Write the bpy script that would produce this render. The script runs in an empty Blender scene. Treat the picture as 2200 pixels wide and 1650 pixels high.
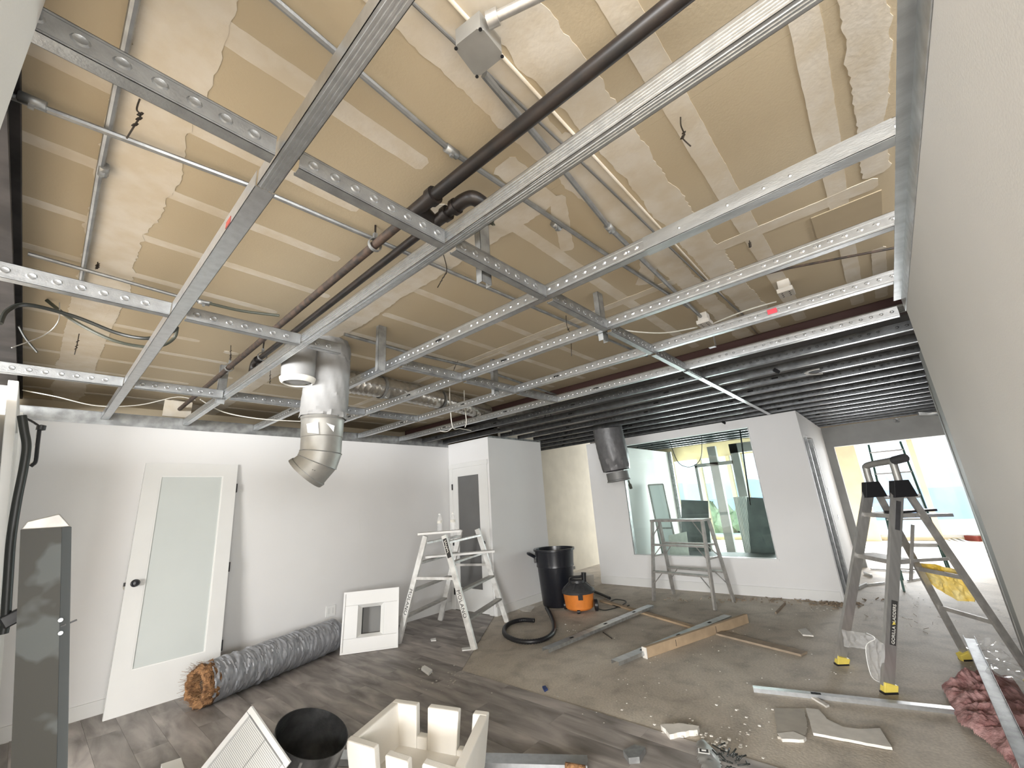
import bpy, bmesh, math, random
from mathutils import Vector, Matrix, noise as NZ
random.seed(7)
SC = bpy.context.scene
C = SC.collection
V = Vector
# ---------------------------------------------------------------- camera
CAMZ = 1.45
FPX = 888.853
RM = Matrix(((0.66728, -0.16354, -0.72667), (-0.74203, -0.23119, -0.62935), (-0.06508, 0.95907, -0.27560)))
def _rot():
    a, b, c = -0.857675630, 1.85022052, -0.0669920355
    Rz = Matrix.Rotation(a, 3, 'Z'); Rx = Matrix.Rotation(b, 3, 'X'); Rr = Matrix.Rotation(c, 3, 'Z')
    return Rz @ Rx @ Rr
RM = _rot()
cam = bpy.data.cameras.new('camera'); camo = bpy.data.objects.new('camera', cam); C.objects.link(camo)
cam.sensor_width = 36; cam.lens = FPX / 2200 * 36; cam.clip_start = 0.02; cam.clip_end = 300
camo.matrix_world = Matrix.Translation((0, 0, CAMZ)) @ RM.to_4x4()
SC.camera = camo
# ---------------------------------------------------------------- light, world, exposure
SC.view_settings.view_transform = 'Standard'; SC.view_settings.look = 'None'
SC.view_settings.gamma = 1; SC.view_settings.exposure = 0.62
try: SC.view_settings.use_curve_mapping = False
except Exception: pass
w = bpy.data.worlds.new('world'); SC.world = w; w.use_nodes = True
bg = w.node_tree.nodes['Background']; bg.inputs[0].default_value = (0.80, 0.90, 1.0, 1); bg.inputs[1].default_value = 2.1
def area(name, loc, target, sx, sy, power, col=(1, 1, 1)):
    L = bpy.data.lights.new(name, 'AREA'); L.shape = 'RECTANGLE'; L.size = sx; L.size_y = sy; L.energy = power; L.color = col
    o = bpy.data.objects.new(name, L); C.objects.link(o); o.location = loc
    d = V(target) - V(loc); o.rotation_euler = d.to_track_quat('-Z', 'Y').to_euler()
    return o
# facade windows' daylight, plus two added fill lamps behind and left of the camera
area('added_light_rear', (-1.9, -6.3, 1.88), (-.2, 0, 1.5), 7.5, 1.4, 560, (1.0, 0.997, 0.99))
area('added_light_left', (-6.2, -.3, 1.72), (2.0, 2.2, 1.2), 7.6, 1.6, 1250, (1.0, 0.998, 0.993))
area('window_light_facade', (13.8, 2.2, 1.35), (5, 2.2, 0.9), 6.0, 2.1, 850, (0.97, 0.985, 1.0))
# ---------------------------------------------------------------- pixel -> place on a known plane
def ray(x, y): return RM @ V(((x - 1100) / FPX, -(y - 825) / FPX, -1.0))
def FZ(x, y, z=0.0):
    d = ray(x, y); return V((0, 0, CAMZ)) + d * ((z - CAMZ) / d.z)
def FX(x, y, X):
    d = ray(x, y); return V((0, 0, CAMZ)) + d * (X / d.x)
def FY(x, y, Y):
    d = ray(x, y); return V((0, 0, CAMZ)) + d * (Y / d.y)
def FP(x, y, p0, n):
    d = ray(x, y); o = V((0, 0, CAMZ)); return o + d * ((V(p0) - o).dot(V(n)) / d.dot(V(n)))
# ---------------------------------------------------------------- materials
def mat(name, col, rough=0.6, metal=0.0, noise=0.0, nscale=6.0, bump=0.0, bscale=40.0, col2=None, spec=0.5, trans=0.0, emit=None, estr=0, stretch=None, alpha=1.0, detail=5):
    m = bpy.data.materials.new(name); m.use_nodes = True; nt = m.node_tree; b = nt.nodes['Principled BSDF']
    b.inputs['Base Color'].default_value = (*col, 1); b.inputs['Roughness'].default_value = rough; b.inputs['Metallic'].default_value = metal
    b.inputs['Specular IOR Level'].default_value = spec; b.inputs['Transmission Weight'].default_value = trans; b.inputs['Alpha'].default_value = alpha
    if emit: b.inputs['Emission Color'].default_value = (*emit, 1); b.inputs['Emission Strength'].default_value = estr
    geo = nt.nodes.new('ShaderNodeNewGeometry'); mp = nt.nodes.new('ShaderNodeMapping'); nt.links.new(geo.outputs['Position'], mp.inputs['Vector'])
    if stretch: mp.inputs['Scale'].default_value = stretch
    if noise > 0 or col2:
        n = nt.nodes.new('ShaderNodeTexNoise'); n.inputs['Scale'].default_value = nscale; n.inputs['Detail'].default_value = detail
        nt.links.new(mp.outputs[0], n.inputs['Vector'])
        r = nt.nodes.new('ShaderNodeValToRGB'); c2 = col2 or tuple(max(0, c * (1 - noise)) for c in col)
        r.color_ramp.elements[0].position = 0.36; r.color_ramp.elements[1].position = 0.64
        r.color_ramp.elements[0].color = (*c2, 1); r.color_ramp.elements[1].color = (*col, 1)
        nt.links.new(n.outputs['Fac'], r.inputs[0]); nt.links.new(r.outputs[0], b.inputs['Base Color'])
    if bump > 0:
        n2 = nt.nodes.new('ShaderNodeTexNoise'); n2.inputs['Scale'].default_value = bscale; n2.inputs['Detail'].default_value = 4
        nt.links.new(mp.outputs[0], n2.inputs['Vector'])
        bp = nt.nodes.new('ShaderNodeBump'); bp.inputs['Strength'].default_value = bump; bp.inputs['Distance'].default_value = 0.01
        nt.links.new(n2.outputs['Fac'], bp.inputs['Height']); nt.links.new(bp.outputs[0], b.inputs['Normal'])
    return m
def pane_mat(name, tint, gloss=0.08, ior=1.5):
    m = bpy.data.materials.new(name); m.use_nodes = True; nt = m.node_tree; nt.nodes.remove(nt.nodes['Principled BSDF'])
    out = nt.nodes['Material Output']; t = nt.nodes.new('ShaderNodeBsdfTransparent'); t.inputs[0].default_value = (*tint, 1)
    g = nt.nodes.new('ShaderNodeBsdfGlossy'); g.inputs['Roughness'].default_value = 0.02; f = nt.nodes.new('ShaderNodeFresnel'); f.inputs[0].default_value = ior
    mx = nt.nodes.new('ShaderNodeMixShader'); nt.links.new(f.outputs[0], mx.inputs[0]); nt.links.new(t.outputs[0], mx.inputs[1]); nt.links.new(g.outputs[0], mx.inputs[2]); nt.links.new(mx.outputs[0], out.inputs[0])
    return m
M = dict(
 wall=mat('wall_paint', (0.76, 0.755, 0.75), 0.75, noise=0.04, nscale=1.2, bump=0.06, bscale=220),
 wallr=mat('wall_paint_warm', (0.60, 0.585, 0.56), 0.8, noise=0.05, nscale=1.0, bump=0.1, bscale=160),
 bare=mat('beige_wall_paint', (0.66, 0.62, 0.51), 0.8, noise=0.10, nscale=3.0, bump=0.1, bscale=60),
 trimw=mat('white_trim_paint', (0.74, 0.74, 0.725), 0.45, noise=0.03, nscale=4),
 board=mat('drywall_paper', (0.50, 0.42, 0.295), 0.85, noise=0.05, nscale=1.4, bump=0.08, bscale=120),
 mud=mat('joint_compound', (0.66, 0.61, 0.53), 0.85, col2=(0.60, 0.53, 0.42), nscale=9, bump=0.1, bscale=60),
 deckdark=mat('dark_deck', (0.06, 0.045, 0.035), 0.9, noise=0.4, nscale=3),
 galv=mat('galvanized_steel', (0.62, 0.645, 0.66), 0.36, 0.9, noise=0.22, nscale=22, bump=0.08, bscale=180, stretch=(1, 0.35, 1)),
 galvm=mat('grey_galvanized_steel', (0.36, 0.37, 0.375), 0.42, 0.7, noise=0.25, nscale=16, bump=0.1, bscale=150),
 galvd=mat('dull_galvanized_steel', (0.42, 0.43, 0.43), 0.5, 0.8, noise=0.35, nscale=14, bump=0.1, bscale=120),
 galvb=mat('bright_galvanized_steel', (0.62, 0.64, 0.66), 0.3, 0.9, noise=0.12, nscale=30, bump=0.05, bscale=150),
 alu=mat('brushed_aluminium', (0.66, 0.655, 0.64), 0.38, 0.85, noise=0.15, nscale=40, stretch=(1, 1, .1)),
 aluw=mat('paint_splashed_aluminium', (0.80, 0.80, 0.78), 0.5, 0.25, col2=(0.58, 0.57, 0.55), nscale=12),
 galvshade=mat('shade_dark_galvanized_steel', (0.15, 0.155, 0.16), 0.36, 0.85, noise=0.3, nscale=16, bump=0.08, bscale=150),  # same galvanized steel, with the dense grid's shade put into its colour
 alud2=mat('dark_box_metal', (0.20, 0.20, 0.195), 0.6, 0.5),
 alud=mat('dusty_aluminium', (0.47, 0.455, 0.43), 0.5, 0.6, noise=0.25, nscale=15),
 blackp=mat('black_iron', (0.012, 0.011, 0.011), 0.42, 0.1, col2=(0.025, 0.018, 0.015), nscale=18),
 rust=mat('rusty_iron', (0.030, 0.025, 0.022), 0.6, 0.1, col2=(0.085, 0.055, 0.04), nscale=26),
 beam=mat('dark_painted_steel', (0.018, 0.016, 0.016), 0.8, 0.1, col2=(0.05, 0.045, 0.045), nscale=6),
 redbeam=mat('oxide_primed_steel', (0.055, 0.022, 0.018), 0.7),
 blk=mat('black_plastic', (0.014, 0.014, 0.016), 0.4, bump=0.05, bscale=60),
 blkg=mat('glossy_black_plastic', (0.012, 0.013, 0.018), 0.28, bump=0.08, bscale=18),
 lid=mat('grey_black_plastic', (0.055, 0.055, 0.058), 0.45, noise=0.3, nscale=20),
 orange=mat('orange_plastic', (0.78, 0.25, 0.045), 0.45, noise=0.12, nscale=12),
 yellow=mat('yellow_plastic', (0.75, 0.60, 0.12), 0.5, noise=0.15, nscale=14),
 yfilm=mat('yellow_film', (0.85, 0.56, 0.05), 0.45, col2=(0.80, 0.66, 0.28), nscale=9, bump=0.5, bscale=18),
 foil=mat('grey_duct_jacket', (0.29, 0.29, 0.288), 0.62, 0.0, noise=0.10, nscale=10, bump=0.25, bscale=14),
 jack=mat('grey_blue_jacket', (0.38, 0.39, 0.42), 0.5, 0.2, noise=0.2, nscale=12, bump=0.35, bscale=20),
 dsleeve=mat('dark_grey_sleeve', (0.13, 0.128, 0.13), 0.42, 0.1, noise=0.2, nscale=16, bump=0.3, bscale=24),
 sheet=mat('dull_sheet_metal', (0.36, 0.355, 0.335), 0.48, 0.5, noise=0.18, nscale=9),
 flex=mat('bright_flex_duct', (0.60, 0.58, 0.54), 0.25, 0.75, noise=0.2, nscale=30),
 frost=mat('frosted_glass', (0.60, 0.635, 0.62), 0.28, noise=0.05, nscale=1.5),
 dglass=mat('dark_frosted_glass', (0.14, 0.14, 0.138), 0.22, noise=0.1, nscale=3),
 wood=mat('lumber', (0.46, 0.34, 0.22), 0.75, noise=0.22, nscale=7, stretch=(1, .25, 1), bump=0.1),
 woodd=mat('dusty_wood', (0.33, 0.26, 0.19), 0.85, noise=0.25, nscale=9),
 foam=mat('white_foam', (0.84, 0.81, 0.755), 0.8, noise=0.03, nscale=5, bump=0.2, bscale=260),
 grille=mat('white_enamel', (0.76, 0.76, 0.75), 0.4),
 perf=mat('perforated_white', (0.42, 0.42, 0.42), 0.45),
 fibre=mat('brown_fibreglass', (0.36, 0.19, 0.085), 0.95, col2=(0.10, 0.045, 0.018), nscale=28, bump=1, bscale=90),
 fibre2=mat('tan_fibreglass', (0.36, 0.22, 0.11), 0.95, col2=(0.16, 0.08, 0.035), nscale=20),
 pink=mat('pink_insulation', (0.50, 0.30, 0.29), 0.95, col2=(0.27, 0.125, 0.12), nscale=16, bump=1, bscale=45),
 gyp=mat('gypsum_white', (0.66, 0.63, 0.58), 0.85, noise=0.1, nscale=20),
 gypd=mat('gypsum_grey_paper', (0.40, 0.37, 0.32), 0.85, noise=0.12, nscale=12),
 cable=mat('black_cable', (0.016, 0.018, 0.016), 0.45),
 gcable=mat('grey_green_cable', (0.06, 0.065, 0.05), 0.5),
 romex=mat('white_cable', (0.74, 0.72, 0.66), 0.5),
 wire=mat('tie_wire', (0.045, 0.037, 0.03), 0.5, 0.5),
 ink=mat('black_marker_ink', (0.035, 0.033, 0.032), 0.7),
 white=mat('white_plain', (0.82, 0.82, 0.80), 0.5),
 red=mat('red_tape', (0.75, 0.07, 0.10), 0.5),
 redd=mat('dark_red_paint', (0.20, 0.03, 0.02), 0.6),
 green=mat('green_fibreglass', (0.03, 0.10, 0.075), 0.5),
 pvc=mat('clear_plastic', (0.9, 0.9, 0.9), 0.08, alpha=0.28),
 cream=mat('cream_framing', (0.78, 0.70, 0.50), 0.7, noise=0.08, nscale=4),
 bluef=mat('pale_blue_boards', (0.50, 0.62, 0.82), 0.8, noise=0.15, nscale=1.5),
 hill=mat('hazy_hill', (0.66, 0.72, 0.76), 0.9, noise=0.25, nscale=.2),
 yard=mat('pale_ground', (0.66, 0.66, 0.60), 0.9, noise=0.2, nscale=0.8),
 shrub=mat('pale_green_shrub', (0.42, 0.52, 0.30), 0.9, noise=0.4, nscale=5),
 dpanel=mat('dark_grey_board', (0.15, 0.165, 0.16), 0.6, noise=0.3, nscale=5),
 gwall=mat('grey_partition', (0.36, 0.36, 0.35), 0.8, noise=0.15, nscale=3),
 hole=mat('dark_hole', (0.01, 0.01, 0.01), 0.9),
 pane=pane_mat('clear_pane', (0.86, 0.93, 0.91), ior=1.45),
 pane2=pane_mat('facade_pane', (0.95, 0.97, 0.98), ior=1.35),
)
def patched_metal():
    m = mat('patchy_grey_sheet_metal', (0.04, 0.039, 0.032), 0.6, 0.1)
    nt = m.node_tree; b = nt.nodes['Principled BSDF']; geo = nt.nodes.new('ShaderNodeNewGeometry')
    n = nt.nodes.new('ShaderNodeTexNoise'); n.inputs['Scale'].default_value = 6; n.inputs['Detail'].default_value = 3; nt.links.new(geo.outputs['Position'], n.inputs['Vector'])
    r = nt.nodes.new('ShaderNodeValToRGB'); r.color_ramp.elements[0].position = 0.54; r.color_ramp.elements[1].position = 0.60
    r.color_ramp.elements[0].color = (0.04, 0.039, 0.032, 1); r.color_ramp.elements[1].color = (0.085, 0.093, 0.09, 1)
    nt.links.new(n.outputs['Fac'], r.inputs[0]); nt.links.new(r.outputs[0], b.inputs['Base Color']); return m
M['patch'] = patched_metal()
def concrete():
    m = bpy.data.materials.new('dusty_concrete'); m.use_nodes = True; nt = m.node_tree; b = nt.nodes['Principled BSDF']; N = nt.nodes.new; Lk = nt.links.new
    geo = N('ShaderNodeNewGeometry')
    def noise(s, d, dist=0):
        n = N('ShaderNodeTexNoise'); n.inputs['Scale'].default_value = s; n.inputs['Detail'].default_value = d; n.inputs['Distortion'].default_value = dist; Lk(geo.outputs['Position'], n.inputs['Vector']); return n
    a = noise(0.9, 6, .6); r = N('ShaderNodeValToRGB'); e = r.color_ramp.elements
    e[0].position = .34; e[0].color = (0.46, 0.405, 0.335, 1); e[1].position = .66; e[1].color = (0.66, 0.60, 0.515, 1); Lk(a.outputs['Fac'], r.inputs[0])
    s = noise(5, 8, .3); r2 = N('ShaderNodeValToRGB'); e = r2.color_ramp.elements; e[0].position = .30; e[0].color = (0.55, 0.55, 0.55, 1); e[1].position = .52; e[1].color = (1, 1, 1, 1); Lk(s.outputs['Fac'], r2.inputs[0])
    mx = N('ShaderNodeMixRGB'); mx.blend_type = 'MULTIPLY'; mx.inputs[0].default_value = .6; Lk(r.outputs[0], mx.inputs[1]); Lk(r2.outputs[0], mx.inputs[2])
    g = noise(60, 4); r3 = N('ShaderNodeValToRGB'); e = r3.color_ramp.elements; e[0].position = .35; e[0].color = (0.82, 0.82, 0.82, 1); e[1].position = .65; e[1].color = (1, 1, 1, 1); Lk(g.outputs['Fac'], r3.inputs[0])
    mx2 = N('ShaderNodeMixRGB'); mx2.blend_type = 'MULTIPLY'; mx2.inputs[0].default_value = 1; Lk(mx.outputs[0], mx2.inputs[1]); Lk(r3.outputs[0], mx2.inputs[2])
    Lk(mx2.outputs[0], b.inputs['Base Color']); b.inputs['Roughness'].default_value = .72
    bp = N('ShaderNodeBump'); bp.inputs['Strength'].default_value = .25; bp.inputs['Distance'].default_value = .01; Lk(g.outputs['Fac'], bp.inputs['Height']); Lk(bp.outputs[0], b.inputs['Normal'])
    return m
M['concrete'] = concrete()
def plankmat():
    m = bpy.data.materials.new('grey_vinyl_plank'); m.use_nodes = True; nt = m.node_tree; b = nt.nodes['Principled BSDF']; N = nt.nodes.new; Lk = nt.links.new
    geo = N('ShaderNodeNewGeometry'); oi = N('ShaderNodeObjectInfo'); ml = N('ShaderNodeVectorMath'); ml.operation = 'SCALE'; cb = N('ShaderNodeCombineXYZ')
    Lk(oi.outputs['Random'], cb.inputs[0]); Lk(oi.outputs['Random'], cb.inputs[1]); Lk(cb.outputs[0], ml.inputs[0]); ml.inputs['Scale'].default_value = 37
    ad = N('ShaderNodeVectorMath'); ad.operation = 'ADD'; Lk(geo.outputs['Position'], ad.inputs[0]); Lk(ml.outputs[0], ad.inputs[1])
    mp = N('ShaderNodeMapping'); mp.inputs['Scale'].default_value = (7, 1.6, 1); Lk(ad.outputs[0], mp.inputs[0])
    n = N('ShaderNodeTexNoise'); n.inputs['Scale'].default_value = 1.3; n.inputs['Detail'].default_value = 6; n.inputs['Distortion'].default_value = .5; Lk(mp.outputs[0], n.inputs['Vector'])
    r = N('ShaderNodeValToRGB'); e = r.color_ramp.elements; e[0].position = .30; e[0].color = (0.155, 0.138, 0.127, 1); e[1].position = .68; e[1].color = (0.46, 0.42, 0.395, 1); Lk(n.outputs['Fac'], r.inputs[0])
    hs = N('ShaderNodeMixRGB'); hs.blend_type = 'MULTIPLY'; hs.inputs[0].default_value = 1
    mr = N('ShaderNodeMapRange'); mr.inputs[3].default_value = .80; mr.inputs[4].default_value = 1.12; Lk(oi.outputs['Random'], mr.inputs[0])
    Lk(r.outputs[0], hs.inputs[1]); Lk(mr.outputs[0], hs.inputs[2]); Lk(hs.outputs[0], b.inputs['Base Color'])
    b.inputs['Roughness'].default_value = .52
    return m
M['plank'] = plankmat()
# ---------------------------------------------------------------- mesh builder
class MB:
    def __init__(s): s.v = []; s.f = []; s.smooth = []
    def add(s, vs, fs, sm=False):
        o = len(s.v); s.v += [V(p) for p in vs]; s.f += [tuple(i + o for i in f) for f in fs]; s.smooth += [sm] * len(fs); return s
    def box(s, x0, x1, y0, y1, z0, z1):
        vs = [(x, y, z) for z in (z0, z1) for x, y in ((x0, y0), (x1, y0), (x1, y1), (x0, y1))]
        return s.add(vs, [(3, 2, 1, 0), (4, 5, 6, 7), (0, 1, 5, 4), (1, 2, 6, 5), (2, 3, 7, 6), (3, 0, 4, 7)])
    def hexa(s, p): return s.add(p, [(3, 2, 1, 0), (4, 5, 6, 7), (0, 1, 5, 4), (1, 2, 6, 5), (2, 3, 7, 6), (3, 0, 4, 7)])
    def bar(s, a, b, w, h, side=(0, 0, 1)):
        a = V(a); b = V(b); d = (b - a).normalized(); sd = V(side); sd = (sd - d * sd.dot(d)).normalized(); up = d.cross(sd)
        P = []
        for q in (a, b):
            for i, j in ((-1, -1), (1, -1), (1, 1), (-1, 1)): P.append(q + sd * (i * w / 2) + up * (j * h / 2))
        return s.hexa(P)
    def sweep(s, a, b, prof, side, caps=True):
        """open or closed section prof [(u,v)] swept a->b; u along side, v along d x side"""
        a = V(a); b = V(b); d = (b - a).normalized(); sd = V(side); sd = (sd - d * sd.dot(d)).normalized(); up = d.cross(sd); n = len(prof)
        vs = [q + sd * u + up * v for q in (a, b) for u, v in prof]
        fs = [(i, (i + 1) % n, n + (i + 1) % n, n + i) for i in range(n)]
        if caps: fs += [tuple(range(n))[::-1], tuple(range(n, 2 * n))]
        return s.add(vs, fs)
    def tube(s, path, r, n=10, closed=False, caps=True):
        path = [V(p) for p in path]; rs = r if isinstance(r, (list, tuple)) else [r] * len(path); vs = []; prev = None
        for i, p in enumerate(path):
            d = (path[min(i + 1, len(path) - 1)] - path[max(i - 1, 0)])
            d = d.normalized() if d.length > 1e-9 else V((0, 0, 1))
            if prev is None:
                u = d.cross(V((0, 0, 1)));  u = u if u.length > 1e-3 else d.cross(V((0, 1, 0)))
            else: u = prev - d * prev.dot(d)
            u.normalize(); prev = u; w_ = d.cross(u)
            for k in range(n):
                t = 2 * math.pi * k / n; vs.append(p + (u * math.cos(t) + w_ * math.sin(t)) * rs[i])
        fs = [(i * n + k, i * n + (k + 1) % n, (i + 1) * n + (k + 1) % n, (i + 1) * n + k) for i in range(len(path) - 1) for k in range(n)]
        s.add(vs, fs, True)
        if caps:
            o = len(s.v) - len(vs); s.f.append(tuple(o + k for k in range(n))[::-1]); s.f.append(tuple(o + (len(path) - 1) * n + k for k in range(n))); s.smooth += [False, False]
        return s
    def lathe(s, c, prof, n=24, axis=(0, 0, 1), sx=1, sy=1):
        c = V(c); ax = V(axis).normalized(); u = ax.cross(V((0, 1, 0)) if abs(ax.y) < .9 else V((1, 0, 0))).normalized(); w_ = ax.cross(u)
        vs = [c + ax * z + (u * math.cos(2 * math.pi * k / n) * sx + w_ * math.sin(2 * math.pi * k / n) * sy) * r for r, z in prof for k in range(n)]
        fs = [(i * n + k, i * n + (k + 1) % n, (i + 1) * n + (k + 1) % n, (i + 1) * n + k) for i in range(len(prof) - 1) for k in range(n)]
        return s.add(vs, fs, True)
    def prism(s, poly, z0, z1, tilt=None):
        n = len(poly); vs = [(p[0], p[1], z0) for p in poly] + [(p[0], p[1], z1) for p in poly]
        return s.add(vs, [tuple(range(n))[::-1], tuple(range(n, 2 * n))] + [(i, (i + 1) % n, n + (i + 1) % n, n + i) for i in range(n)])
    def slab(s, pts, nrm, th):
        """polygon of 3-D points extruded by th along nrm"""
        n = len(pts); nn = V(nrm).normalized() * th; vs = [V(p) for p in pts] + [V(p) + nn for p in pts]
        return s.add(vs, [tuple(range(n))[::-1], tuple(range(n, 2 * n))] + [(i, (i + 1) % n, n + (i + 1) % n, n + i) for i in range(n)])
    def disc(s, c, nrm, r, th=0.004, n=12, r2=None):
        r2 = r if r2 is None else r2; return s.lathe(c, [(0.0005, 0), (r, 0), (r2, th), (0.0005, th)], n, nrm)
LOCS = {}
def build(name, mb, material, parent=None, bevel=0.0, origin=None):
    me = bpy.data.meshes.new(name)
    xs = [v.x for v in mb.v]; ys = [v.y for v in mb.v]; zs = [v.z for v in mb.v]
    o = V(origin) if origin else V(((min(xs) + max(xs)) / 2, (min(ys) + max(ys)) / 2, min(zs)))
    me.from_pydata([v - o for v in mb.v], [], mb.f); me.polygons.foreach_set('use_smooth', mb.smooth)
    bm = bmesh.new(); bm.from_mesh(me); bmesh.ops.recalc_face_normals(bm, faces=bm.faces)
    for e in bm.edges:
        if len(e.link_faces) == 2 and e.calc_face_angle(0) > .65: e.smooth = False
    bm.to_mesh(me); bm.free()
    me.materials.append(material); ob = bpy.data.objects.new(name, me); C.objects.link(ob)
    LOCS[ob.name] = o
    if parent is not None: ob.parent = parent; ob.location = o - LOCS[parent.name]
    else: ob.location = o
    if bevel > 0:
        b = ob.modifiers.new('bevel', 'BEVEL'); b.width = bevel; b.segments = 2; b.limit_method = 'ANGLE'
    return ob
def tag(o, label=None, cat=None, group=None, kind=None):
    if label: o['label'] = label
    if cat: o['category'] = cat
    if group: o['group'] = group
    if kind: o['kind'] = kind
    return o
def thing(name, label, cat, loc, group=None):
    o = bpy.data.objects.new(name, None); C.objects.link(o); o.location = loc; o.empty_display_size = .05; LOCS[o.name] = V(loc)
    return tag(o, label, cat, group)
def solo(name, mb, m, label, cat, group=None, bevel=0.0): return tag(build(name, mb, m, bevel=bevel), label, cat, group)
def struct(name, mb, m, parent=None, bevel=0.0):
    o = build(name, mb, m, parent, bevel)
    if parent is None: o['kind'] = 'structure'
    return o
def part(name, mb, m, parent, label=None, bevel=0.0, kind=None): return tag(build(name, mb, m, parent, bevel), label, kind=kind)
def smoothpath(P, n=8):
    P = [V(p) for p in P]; out = []
    for i in range(len(P) - 1):
        p0 = P[max(i - 1, 0)]; p1 = P[i]; p2 = P[i + 1]; p3 = P[min(i + 2, len(P) - 1)]
        for k in range(n):
            t = k / n; out.append(0.5 * ((2 * p1) + (p2 - p0) * t + (2 * p0 - 5 * p1 + 4 * p2 - p3) * t * t + (3 * p1 - p0 - 3 * p2 + p3) * t ** 3))
    out.append(P[-1]); return out
def text(s, parent, m, origin, xdir, ndir, size, name='lettering', shear=0.0, space=1.0):
    cu = bpy.data.curves.new('t', 'FONT'); cu.body = s; cu.size = size; cu.extrude = .0008; cu.align_x = 'LEFT'; cu.shear = shear; cu.space_character = space; cu.resolution_u = 3
    to = bpy.data.objects.new('t', cu); C.objects.link(to); dg = bpy.context.evaluated_depsgraph_get(); me = bpy.data.meshes.new_from_object(to.evaluated_get(dg)); bpy.data.objects.remove(to)
    X = V(xdir).normalized(); Nn = V(ndir); Nn = (Nn - X * Nn.dot(X)).normalized(); Y = Nn.cross(X)
    mb = MB(); mb.v = [V(origin) + X * v.co.x + Y * v.co.y + Nn * v.co.z for v in me.vertices]; mb.f = [tuple(p.vertices) for p in me.polygons]; mb.smooth = [False] * len(mb.f)
    return part(name, mb, m, parent)
G = 2.43; DZ = 2.72; BY = 5.28; RY = -0.28; XW = 6.87
ORD = ['first', 'second', 'third', 'fourth', 'fifth', 'sixth', 'seventh', 'eighth', 'ninth', 'tenth', 'eleventh', 'twelfth', 'thirteenth', 'fourteenth', 'fifteenth', 'sixteenth', 'seventeenth', 'eighteenth', 'nineteenth', 'twentieth', 'twenty-first', 'twenty-second']
# ================================================================ SETTING
floor = struct('floor', MB().box(-6.6, 14.3, -6.8, 6.2, -.1, 0), M['concrete'])
def clip(poly, a, b, c):   # keep a*x+b*y<=c
    out = []
    for i in range(len(poly)):
        p, q = poly[i], poly[(i + 1) % len(poly)]; dp = a * p[0] + b * p[1] - c; dq = a * q[0] + b * q[1] - c
        if dp <= 0: out.append(p)
        if dp * dq < 0: t = dp / (dp - dq); out.append((p[0] + (q[0] - p[0]) * t, p[1] + (q[1] - p[1]) * t))
    return out
PW, PLN = .184, 1.22
row = 0; x = -.19
while x < 4.38:
    x1 = min(x + PW - .0012, 4.40); off = -(row * .47 % 1) * PLN - .28; y = off
    while y < BY - .01:
        y0 = max(y, -.28); y1 = min(y + PLN - .0012, BY - .016)
        if y1 - y0 > .05:
            poly = [(x, y0), (x1, y0), (x1, y1), (x, y1)]
            if x1 > 2.88:
                if x < 2.88:
                    low = clip(clip(poly, 1, 0, 2.885), 0, 1, 3.34); hi = clip(clip(poly, 0, -1, -3.3415), 1, -1.43, 2.885 - 1.43 * 3.34)
                    polys = [low, hi]
                else: polys = [clip(clip(poly, 0, -1, -3.34), 1, -1.43, 2.885 - 1.43 * 3.34)]
            else: polys = [poly]
            for P in polys:
                if len(P) >= 3:
                    ar = abs(sum(P[i][0] * P[(i + 1) % len(P)][1] - P[(i + 1) % len(P)][0] * P[i][1] for i in range(len(P)))) / 2
                    if ar > .004: part('plank', MB().prism(P, .0005, .006), M['plank'], floor)
        y += PLN
    x += PW; row += 1
# dusty glue edge along the removed planks
wb = struct('wall_back', MB().box(-6.5, 4.41, BY, BY + .12, 0, 2.43), M['wall'])
part('patch', MB().disc((.715, BY - .0005, .965), (0, -1, 0), .055, .001, 24), mat('beige_patch', (.48, .45, .38), .8), wb, 'round beige patch of bare wall')
for i, (a, b, wd) in enumerate([((793, 985), (790, 1265), .012), ((771, 1105), (776, 1165), .014), ((771, 1165), (770, 1275), .009)]):
    P0 = FY(*a, BY); P1 = FY(*b, BY); mb = MB(); n = 16; L = []; Rr = []
    for k in range(n + 1):
        p = P0.lerp(P1, k / n); wv = wd * random.uniform(.3, 1); L.append((p.x - wv / 2, BY - .0015, p.z)); Rr.append((p.x + wv / 2 + random.uniform(-.003, .003), BY - .0015, p.z))
    mb.add(L + Rr, [(k, k + 1, n + 2 + k, n + 1 + k) for k in range(n)]); part('seam_scar', mb, M['trimw'], wb)
bl = struct('baseboard_back', MB().box(-3, 4.40, BY - .015, BY, 0, .11), M['trimw'])
wl = struct('wall_left_blocker', MB().box(-.32, -.2, 1.45, 2.8, 0, 2.0).box(-.32, -.2, 2.8, 3.45, 0, 2.08).box(-.32, -.2, 4.25, BY, 0, 2.42), M['wall'])  # out-of-view wall pieces, added and spaced to block part of the left lamp
struct('wall_left_near', MB().box(-.27, -.15, .42, 1.06, 1.70, 2.66), M['wallr'])
wr = struct('wall_right', MB().box(.62, 3.10, -.40, RY, 0, 2.42), M['wallr'])
part('end_strip', MB().box(3.10, 3.30, -.31, -.283, 0, 2.12).box(3.32, 3.42, -.33, -.284, 0, 1.95), M['alud2'], wr, 'bare metal strip at the end of the white wall')
part('end_bead', MB().tube([(3.31, -.285, 0), (3.31, -.285, 2.0)], .005, 8), M['galv'], wr)
part('corner_stud', MB().sweep((3.105, -.34, 0), (3.105, -.34, 2.40), [(-.045, 0), (-.045, .04), (.048, .04), (.048, 0)], (0, 1, 0)), M['galvd'], wr, 'bare metal stud at the end of the white wall')
struct('wall_passage_side', MB().box(3.22, 14.2, -1.6, -1.5, 0, 2.9), M['wallr'])
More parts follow.
